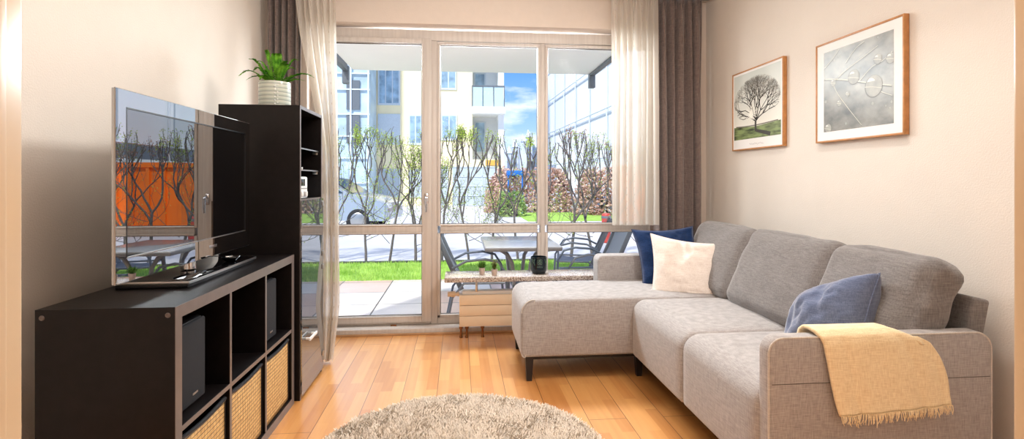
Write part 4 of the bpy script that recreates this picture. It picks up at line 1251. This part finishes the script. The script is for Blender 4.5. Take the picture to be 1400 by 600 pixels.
# ---------------------------------------------------------------- espalier trees
def espalier(x, seed, leafmat, dens, label):
    rnd = random.Random(seed)
    base = Vector((x, 8.76 + rnd.uniform(-.04, .04), ZG - .01))
    t = thing('espalier_tree', base, label, 'tree', 'row of trained bare trees behind the lawn')
    m = MB(); lf = MB(); tips = []
    def grow(p, d, L, r, lev):
        zt_ = ztop + .14 * math.sin(p.x * 31 + seed) 
        pts = [p]; n = 5 if lev < 3 else 3; q = p.copy(); dd_ = d.copy()
        for k in range(n):
            w_ = .10 if lev == 0 else .30
            dd_ = (dd_ + Vector((rnd.uniform(-w_, w_), rnd.uniform(-.12, .12), rnd.uniform(-.05, .25)))).normalized()
            q = q + dd_ * L / n; pts.append(q.copy())
        m.tube(pts, [lerp(r, r * .7, k / n) for k in range(n + 1)], 6 if lev < 2 else 4, caps=False)
        for k in range(1, n + 1):
            if lev >= 2: tips.append((pts[k], lev))
        if lev >= 6 or r < .0014: return
        for k in range(3 if lev < 2 else rnd.choice((2, 2, 3)) if lev < 5 else 2):
            sgn = (-1) ** k
            nd = (dd_ + Vector((sgn * rnd.uniform(.2, .72), rnd.uniform(-.3, .3), rnd.uniform(.05, .5)))).normalized()
            if q.z > 1.1: nd = (nd + Vector((0, 0, 1.2))).normalized()
            if q.z > zt_: return
            if q.z + L * .8 > ztop + .12: L *= .6
            grow(pts[-1] if k < 2 else pts[-2], nd, L * rnd.uniform(.62, .86), r * .66, lev + 1)
    ztop = rnd.uniform(1.62, 1.92); trunkh = rnd.uniform(.55, .95)
    grow(base, Vector((rnd.uniform(-.12, .12), 0, 1)), trunkh, rnd.uniform(.020, .029), 0)
    for k in range(rnd.randint(3, 5)):     # low crossing side shoots
        z = rnd.uniform(.1, .75); s = rnd.choice((-1, 1))
        grow(base + Vector((0, 0, z)), Vector((s, rnd.uniform(-.2, .2), rnd.uniform(.1, .9))).normalized(), rnd.uniform(.3, .45), .0055, 3)
    m.build('trunk', M['bark'], t)
    for (p, lev) in tips:
        for k in range(dens):
            if rnd.random() < .5:
                c = p + Vector((rnd.gauss(0, .03), rnd.gauss(0, .03), rnd.gauss(0, .035)))
                a = rnd.uniform(0, 6.28); d = Vector((math.cos(a), math.sin(a) * .5, rnd.uniform(-.4, .8))).normalized() * rnd.uniform(.010, .019); s = d.cross(Vector((.3, 1, .2))).normalized() * .007
                lf.poly([c - d, c + s, c + d, c - s])
    if lf.f: lf.build('foliage', leafmat, t, smooth=False)
tx = -3.2; i = 0
rnd0 = random.Random(77)
spots = []
while tx < 4.4:
    spots.append(tx); tx += rnd0.uniform(.36, .48)
def pane_of(x):
    d_ = Vector((x, 8.76)); r_ = (C_ * x - S_ * 8.76) / (S_ * x + C_ * 8.76); u = CX + F * r_
    for lim, nm in ((452, 'behind the bookcase and long sheer'), (590, 'through the terrace door glass'), (742, 'through the middle window pane'), (836, 'through the right window pane'), (9999, 'behind the short sheer and beyond it')):
        if u < lim: return nm
ords = ['leftmost', 'second from left', 'third from left', 'fourth from left', 'fifth from left', 'sixth from left', 'seventh from left', 'eighth from left']
cnt_ = {}
for i, x in enumerate(spots):
    nm = pane_of(x); k = cnt_.get(nm, 0); cnt_[nm] = k + 1
    red = x > 1.5
    espalier(x, 100 + i, M['redbud'] if red and i % 2 else M['bud'], 1 if red else 2, 'budding trained tree, %s of those %s' % (ords[min(k, 7)], nm))

# ---------------------------------------------------------------- buildings
DY = 28.0
def wall_rect(m, u0, v0, u1, v1, Y, d0, d1, mat=0, uref=None):
    a = atY(u0, v0, Y); b = atY(u1, v1, Y); r_ = atY((u0 + u1) / 2, v0, Y).z, atY((u0 + u1) / 2, v1, Y).z
    m.box(a.x, Y - d1, r_[1], b.x, Y - d0, r_[0], mat)
yb = thing('apartment_building', (0, DY, ZG), 'yellow rendered apartment building with grey garage doors across the street', 'building')
xl_, xr_ = atY(505, 247, DY).x, atY(646, 247, DY).x; xr2 = atY(689, 247, DY).x
m = MB(); m.box(xl_, DY, ZG, xr_, DY + 9, 13); m.box(xr_, DY, ZG, xr2, DY + 9, atY(660, 218, DY).z); m.build('wall', M['render_yellow'], yb, smooth=False)
m = MB(); m.box(xr_, DY + 1.4, atY(660, 218, DY).z, xr2, DY + 9, 13); m.box(xr_, DY - .05, 12.7, xr2, DY + 1.4, 13); m.box(xr2 - .3, DY, atY(660, 218, DY).z, xr2, DY + 1.4, 13); m.build('loggia_wall', M['render_white'], yb, smooth=False)
m = MB(); a = atY(664, 226, DY); b = atY(684, 219, DY); m.box(a.x, DY - .06, a.z, b.x, DY, b.z); m.build('sign_panel', plain('ochre_sign', srgb(226, 170, 80), rough=.7), yb, smooth=False)
def far_window(u0, v0, u1, v1, panes=2, glass='winglass', Y=DY, par=yb, curt=False):
    m = MB(); wall_rect(m, u0 - 1.2, v0 - 1.2, u1 + 1.2, v1 + 1.8, Y, -.02, .06); f = m.build('window_frame', M['winframe'], par, smooth=False)
    for k in range(panes):
        m = MB(); wall_rect(m, lerp(u0, u1, k / panes) + .8, v0 + .8, lerp(u0, u1, (k + 1) / panes) - .8, v1 - .8, Y, .05, .07); m.build('pane', M[glass], f, smooth=False)
    return f
far_window(518, 90, 546, 142, 3); far_window(603, 90, 623, 121, 2); far_window(604, 158, 624, 190, 2)
f = far_window(518, 157, 546, 196, 1, 'winframe')
far_window(518, 232, 546, 268, 2, 'garage'); far_window(560, 232, 578, 268, 1, 'garage'); far_window(560, 158, 576, 196, 2); far_window(518, 20, 546, 74, 3); far_window(603, 22, 623, 60, 2)
for (u0, u1) in ((603, 612), (619, 679)):
    m = MB(); wall_rect(m, u0, 228, u1, 281, DY, -.01, .05); g = m.build('garage_door', M['garage'], yb, smooth=False)
    m = MB()
    for k in range(5): wall_rect(m, u0, 228 + 52 * k / 4 - .5, u1, 228 + 52 * k / 4 + .8, DY, .05, .08)
    n_ = 1 if u1 - u0 < 20 else 3
    for k in range(n_ + 1): wall_rect(m, lerp(u0, u1, k / n_) - .5, 228, lerp(u0, u1, k / n_) + .6, 281, DY, .05, .08)
    m.build('door_ribs', M['winframe'], g, smooth=False)
for (v0, v1, vs, dv0, dv1) in ((118, 148, 156, 101, 148), (30, 62, 70, 14, 62)):
    m = MB(); a = atY(645, vs, DY - .2); b = atY(690, v1, DY - .2); m.box(a.x, DY - .6, a.z, b.x, DY + 1.4, b.z + .02); bs = m.build('balcony_slab', M['render_white'], yb, smooth=False)
    for k in range(3):
        u0_, u1_ = lerp(646, 689, k / 3), lerp(646, 689, (k + 1) / 3)
        m = MB(); wall_rect(m, u0_ + .7, v0 + 1, u1_ - .7, v1, DY - .5, 0, .04); m.build('balcony_glass', M['balglass'], bs, smooth=False)
    m = MB(); wall_rect(m, 645, v0 - 1, 690, v0 + 1, DY - .5, -.02, .06)
    for u in (645.5, 660, 675, 689.5): wall_rect(m, u - .5, v0, u + .5, v1, DY - .5, -.02, .05)
    m.build('railing', M['steel'], bs, smooth=False)
    far_window(649, dv0, 663, dv1, 1, 'winglass', DY + 1.4)
far_window(649, 167, 663, 208, 1, 'winglass', DY + 1.4)

# blue glazed stair tower
tw = thing('stair_tower', (-7, 25, ZG), 'blue glazed stair tower left of the yellow building', 'building')
a0, a1 = atY(408, 247, 26).x, atY(506, 247, 26).x
MB().box(a0, 26, ZG, a1, 27.9, 14).build('glass_body', M['blueglass'], tw, smooth=False)
m = MB()
for u in (408, 432, 456, 480, 504): wall_rect(m, u - 1.2, -120, u + 1.2, 283, 26, 0, .12)
for v in (-60, -20, 20, 60, 100, 122, 156, 186, 216, 250): wall_rect(m, 408, v - 1, 506, v + 1, 26, 0, .10)
m.build('mullions', M['winframe'], tw, smooth=False)
for (u0, v0, u1, v1) in ((474, 110, 492, 150), (474, 158, 492, 196), (440, 158, 452, 196)):
    m = MB(); wall_rect(m, u0, v0, u1, v1, 26, .02, .08); m.build('window', M['steel'], tw, smooth=False)

# netted scaffold building along the right
sc_ = thing('scaffolded_building', (6.4, 24, ZG), 'long building wrapped in white scaffold netting at the right', 'building')
Ps, Pe = Vector((atY(748, 247, 34).x, 34, 0)), Vector((6.3, 13.5, 0))
L = (Pe - Ps).length; ang = math.atan2(Pe.y - Ps.y, Pe.x - Ps.x)
m = MB(); Mt = Matrix.Translation(Ps) @ Matrix.Rotation(ang + PI / 2, 4, 'Z')   # local -y runs Ps->Pe
m.v = []; 
q0 = Ps; q1 = Pe; nrm = Vector((-(q1 - q0).y, (q1 - q0).x, 0)).normalized()
if nrm.x < 0: nrm = -nrm
for z0, z1 in ((2.1, 12.0),):
    a, b = q0 + Vector((0, 0, z0)), q1 + Vector((0, 0, z0)); c, d = b + Vector((0, 0, z1 - z0)), a + Vector((0, 0, z1 - z0))
    m.poly([a, b, c, d]); m.poly([a + nrm * 6, d + nrm * 6, c + nrm * 6, b + nrm * 6]); m.poly([d, c, c + nrm * 6, d + nrm * 6]); m.poly([b, b + nrm * 6, c + nrm * 6, c])
m.build('netting', M['scaffold'], sc_, smooth=False)
m = MB()
for k in range(9):
    p = q0.lerp(q1, k / 8) - nrm * .1; m.tube([p + Vector((0, 0, ZG)), p + Vector((0, 0, 12))], .028, 5)
for z in (2.1, 4.1, 6.1, 8.1, 10.1): m.tube([q0 - nrm * .1 + Vector((0, 0, z)), q1 - nrm * .1 + Vector((0, 0, z))], .03, 5)
m.build('scaffold_poles', M['winframe'], sc_)

# distant houses, hedge, trees
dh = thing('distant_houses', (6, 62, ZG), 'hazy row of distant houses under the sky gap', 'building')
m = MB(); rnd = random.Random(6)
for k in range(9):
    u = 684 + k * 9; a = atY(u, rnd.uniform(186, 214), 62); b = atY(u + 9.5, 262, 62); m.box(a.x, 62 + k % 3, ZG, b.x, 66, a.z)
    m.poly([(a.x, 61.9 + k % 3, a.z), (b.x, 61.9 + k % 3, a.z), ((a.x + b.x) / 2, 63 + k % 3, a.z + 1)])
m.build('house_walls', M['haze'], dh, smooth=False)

def bush(name, c, sx, sy, sz, mat, n, leaf, seed, label, cat='hedge'):
    rnd = random.Random(seed); t = thing(name, c, label, cat)
    m = MB()
    for k in range(n):
        a = rnd.uniform(0, 2 * PI); el = rnd.uniform(0, 1); r = rnd.uniform(.75, 1.0)
        p = Vector((math.cos(a) * r * sx * (1 - .3 * el ** 3), math.sin(a) * r * sy, el * sz * (1 + .12 * mn.noise(Vector((a * 2, el * 3, seed)))))) + Vector(c)
        d = Vector((rnd.gauss(0, 1), rnd.gauss(0, 1), rnd.gauss(0, 1))).normalized() * leaf; s = d.orthogonal().normalized() * leaf * .55
        m.poly([p - d, p + s, p + d, p - s])
    m.build('foliage', mat, t, smooth=False)
    m = MB()
    for k in range(7):
        x = rnd.uniform(-.6, .6) * sx; m.tube([(c[0] + x, c[1], c[2]), (c[0] + x * 1.1, c[1] + rnd.uniform(-.3, .3) * sy, c[2] + sz * .5), (c[0] + x * 1.3, c[1], c[2] + sz * .85)], [.04, .025, .01], 5)
    m.build('stems', M['bark'], t)
bush('hedge', (2.9, 22, ZG), 1.9, .6, 1.8, M['hedge'], 3200, .09, 1, 'russet clipped hedge beyond the street, its left stretch')
bush('hedge', (6.0, 20, ZG), 1.7, .6, 1.75, M['hedge'], 3000, .09, 2, 'russet clipped hedge beyond the street, its right stretch')
bush('shrub', (1.9, 19.4, ZG), .55, .4, .9, M['hedgegreen'], 900, .06, 3, 'small pale green shrub by the garages', 'shrub')
bw = thing('blue_awning', (.2, 21, 0), 'small bright blue awning stretched beside the garages', 'awning')
a, b = atY(694, 233, 21), atY(716, 240, 21)
m = MB(); m.rbox(a.x, 21, b.z, b.x, 21.6, a.z, .03); m.build('canopy', M['bluepaint'], bw)
m = MB()
for x in (a.x + .04, b.x - .04): m.tube([(x, 21.1, ZG), (x, 21.1, b.z + .03)], .03, 8)
m.build('post', M['bluepaint'], bw)
rb = thing('litter_bin', (atY(829, 247, 11).x, 11, ZG), 'red litter bin at the roadside behind the right-hand trees', 'bin')
c_ = atY(829, 247, 11)
MB().lathe([(.07, ZG), (.09, ZG + .06), (.10, .42), (.10, .43), (.08, .46), (0, .47)], (c_.x, 11, 0), 20).build('body', M['redpaint'], rb)
MB().lathe([(.103, .36), (.106, .37), (.106, .40), (.103, .41)], (c_.x, 11, 0), 20).build('rim', M['steel'], rb)

# orange skip and digger-like crate stack off to the right (seen mirrored in the television)
sk = thing('orange_skip', (5.6, 14.2, ZG), 'orange builders container beyond the trees, mirrored in the television', 'container')
m = MB(); X0, X1, YY = 4.75, 8.2, 14.0
m.box(X0, YY, ZG + .1, X1, YY + 1.6, 1.55)
for k in range(10): m.box(X0 + k * .375, YY - .06, ZG + .1, X0 + k * .375 + .08, YY, 1.55)
m.box(X0 - .05, YY - .08, 1.48, X1 + .05, YY + 1.65, 1.6)
m.build('body', M['orange'], sk, smooth=False)
MB().box(X0 + .1, YY + .1, ZG, X1 - .1, YY + 1.5, ZG + .12).build('skid', M['steel'], sk, smooth=False)

# parked car
def car(loc, rz, label):
    t = bpy.data.objects.new('car', None); COL.objects.link(t); t.location = loc; t.rotation_euler.z = rz; WORLD[t.name] = Vector((0, 0, 0)); tag(t, label, 'car')
    prof = [(-2.05, .35), (-2.1, .6), (-2.05, .85), (-1.75, .95), (-1.2, 1.38), (-.7, 1.46), (.2, 1.44), (.55, 1.36), (1.15, .98), (1.75, .88), (2.05, .72), (2.1, .45), (2.05, .3)]
    m = MB(); b = 0; W = .86
    cols = []
    for j, yf in enumerate((-1, -.94, -.7, 0, .7, .94, 1)):
        sc1 = 1 - .03 * (abs(yf) > .95)
        for x, z in prof:
            yy = W * yf
            if z > .95: yy *= 1 - .22 * (z - .95) / .5
            m.v.append(Vector((x * sc1, yy, z * (1 - .02 * (abs(yf) > .9)) + .02 * (1 - yf * yf))))
    n = len(prof)
    for j in range(6):
        for k in range(n):
            m.f.append((j * n + k, j * n + (k + 1) % n, (j + 1) * n + (k + 1) % n, (j + 1) * n + k)); m.m.append(0)
    m.f.append(tuple(range(n))); m.m.append(0); m.f.append(tuple(6 * n + k for k in reversed(range(n)))); m.m.append(0)
    m.build('body', M['carpaint'], t, ang=30)
    for s in (-1, 1):
        for q in ([(-1.55, .99), (-1.12, 1.33), (-.72, 1.38), (-.72, .99)], [(-.64, .99), (-.64, 1.385), (.15, 1.37), (.15, .99)], [(.23, .99), (.23, 1.36), (.5, 1.29), (.98, .99)]):
            m = MB(); m.poly([(x, s * (W * (1 - .22 * max(0, z - .95) / .5) + .012), z) for x, z in q]); m.build('side_window', M['carglass'], t, smooth=False)
        for x in (-1.3, 1.35):
            m = MB(); pr_ = [(.0, 0), (.20, 0), (.28, -.02), (.315, -.05), (.315, -.17), (.28, -.19), (0, -.19)]
            bm_ = MB(); bm_.lathe([(r, z) for r, z in pr_], (0, 0, 0), 24)
            Mw = Matrix.Translation((x, s * (W + .02), .315)) @ Matrix.Rotation(-s * PI / 2, 4, 'X')
            bm_.v = [Mw @ v for v in bm_.v]; w_ = bm_.build('wheel', M['tyre'], t)
            hb_ = MB(); hb_.lathe([(.0, .012), (.17, .01), (.19, 0), (0, -.01)], (0, 0, 0), 20); hb_.v = [Mw @ v for v in hb_.v]; hb_.build('hubcap', M['satin'], w_)
    m = MB(); m.poly([(.60, -.62, 1.355), (1.17, -.74, .995), (1.17, .74, .995), (.60, .62, 1.355)]); m.build('windscreen', M['carglass'], t, smooth=False)
    for s in (-1, 1): MB().rbox(1.95, s * .6 - .15, .6, 2.1, s * .6 + .15, .72, .03).build('headlight', M['whiteplastic'], t)
    return t
cc = atY(462, 247, 14.5)
car((cc.x - .55, 14.6, ZG), -.12, 'silver-blue parked car behind the trees at the left')

# ================================================================== WORLD, LIGHT, CAMERA
w = bpy.data.worlds.new('sky'); SC.world = w; w.use_nodes = True
nt = w.node_tree; nt.nodes.clear()
def wn(t_, **kw):
    n_ = nt.nodes.new(t_)
    for k, v in kw.items(): n_.inputs[k].default_value = v
    return n_
tc = wn('ShaderNodeTexCoord'); sx = wn('ShaderNodeSeparateXYZ'); nt.links.new(tc.outputs['Generated'], sx.inputs[0])
gr = wn('ShaderNodeValToRGB'); e = gr.color_ramp.elements
e[0].position = 0; e[0].color = srgb(226, 232, 242); e[1].position = .6; e[1].color = srgb(70, 122, 204)
q = e.new(.10); q.color = srgb(150, 186, 228); q = e.new(.2); q.color = srgb(96, 150, 216)
nt.links.new(sx.outputs['Z'], gr.inputs['Fac'])
mp = wn('ShaderNodeMapping'); mp.inputs['Scale'].default_value = (2.2, 2.2, 7.5); nt.links.new(tc.outputs['Generated'], mp.inputs['Vector'])
nz = wn('ShaderNodeTexNoise', Scale=2.6, Detail=7.0, Roughness=.55); nt.links.new(mp.outputs['Vector'], nz.inputs['Vector'])
cr = wn('ShaderNodeValToRGB'); e = cr.color_ramp.elements; e[0].position = .46; e[0].color = (0, 0, 0, 1); e[1].position = .66; e[1].color = (1, 1, 1, 1)
nt.links.new(nz.outputs['Fac'], cr.inputs['Fac'])
mx = wn('ShaderNodeMix'); mx.data_type = 'RGBA'; mx.inputs['B'].default_value = srgb(244, 244, 250)
nt.links.new(cr.outputs['Color'], mx.inputs['Factor']); nt.links.new(gr.outputs['Color'], mx.inputs['A'])
bg = wn('ShaderNodeBackground', Strength=1.5); nt.links.new(mx.outputs['Result'], bg.inputs['Color'])
wo = wn('ShaderNodeOutputWorld'); nt.links.new(bg.outputs[0], wo.inputs[0])

def lamp(name, kind, loc, energy, col, size=1, sizey=None, look=None, **kw):
    L_ = bpy.data.lights.new(name, kind); L_.energy = energy; L_.color = col
    if kind == 'AREA':
        L_.size = size
        if sizey: L_.shape = 'RECTANGLE'; L_.size_y = sizey
    for k, v in kw.items(): setattr(L_, k, v)
    o = bpy.data.objects.new(name, L_); COL.objects.link(o); o.location = loc
    if look is not None: o.rotation_euler = (Vector(look) - Vector(loc)).to_track_quat('-Z', 'Y').to_euler()
    return o
lamp('sun', 'SUN', (0, 0, 20), 4.8, (1, .97, .92), look=(9, 14, 2), angle=.05)
lamp('ceiling_lamp', 'AREA', (1.25, 2.2, 2.48), 36, (1, .97, .93), .4, look=(-.6, 2.2, .6))
lamp('ceiling_fill', 'AREA', (.3, 1.9, 2.53), 25, (1, .97, .94), 2.0, look=(.3, 2.1, 0))  # added area light, brightens the room from above
lamp('doorway_fill', 'AREA', (.25, .75, 2.2), 9, (1, .95, .9), 1.0, .5, look=(.3, 3.2, 2.9), spread=1.7)
lamp('hall_lamp', 'AREA', (-.25, -.75, 1.9), 15, (1, .58, .28), .7, look=(.4, 2, .7))
lamp('window_fill', 'AREA', (.2, 4.44, 2.17), 90, (.92, .96, 1), 1.7, .34, look=(.2, 2.2, .3))  # added lamp outside the glass, strengthens the daylight coming in

cam = bpy.data.cameras.new('camera'); co = bpy.data.objects.new('camera', cam); COL.objects.link(co)
cam.sensor_width = 36; cam.lens = 36 * F / 1400; cam.shift_y = -(300 - HY) / 1400
cam.clip_start = .05; cam.clip_end = 300
co.location = (0, 0, H); co.rotation_euler = (PI / 2, 0, -YAW)
SC.camera = co
SC.view_settings.view_transform = 'Standard'
SC.view_settings.look = 'None'
SC.view_settings.exposure = .08
SC.cycles.use_denoising = True
SC.cycles.max_bounces = 10
SC.cycles.transparent_max_bounces = 24
SC.cycles.sample_clamp_indirect = 6
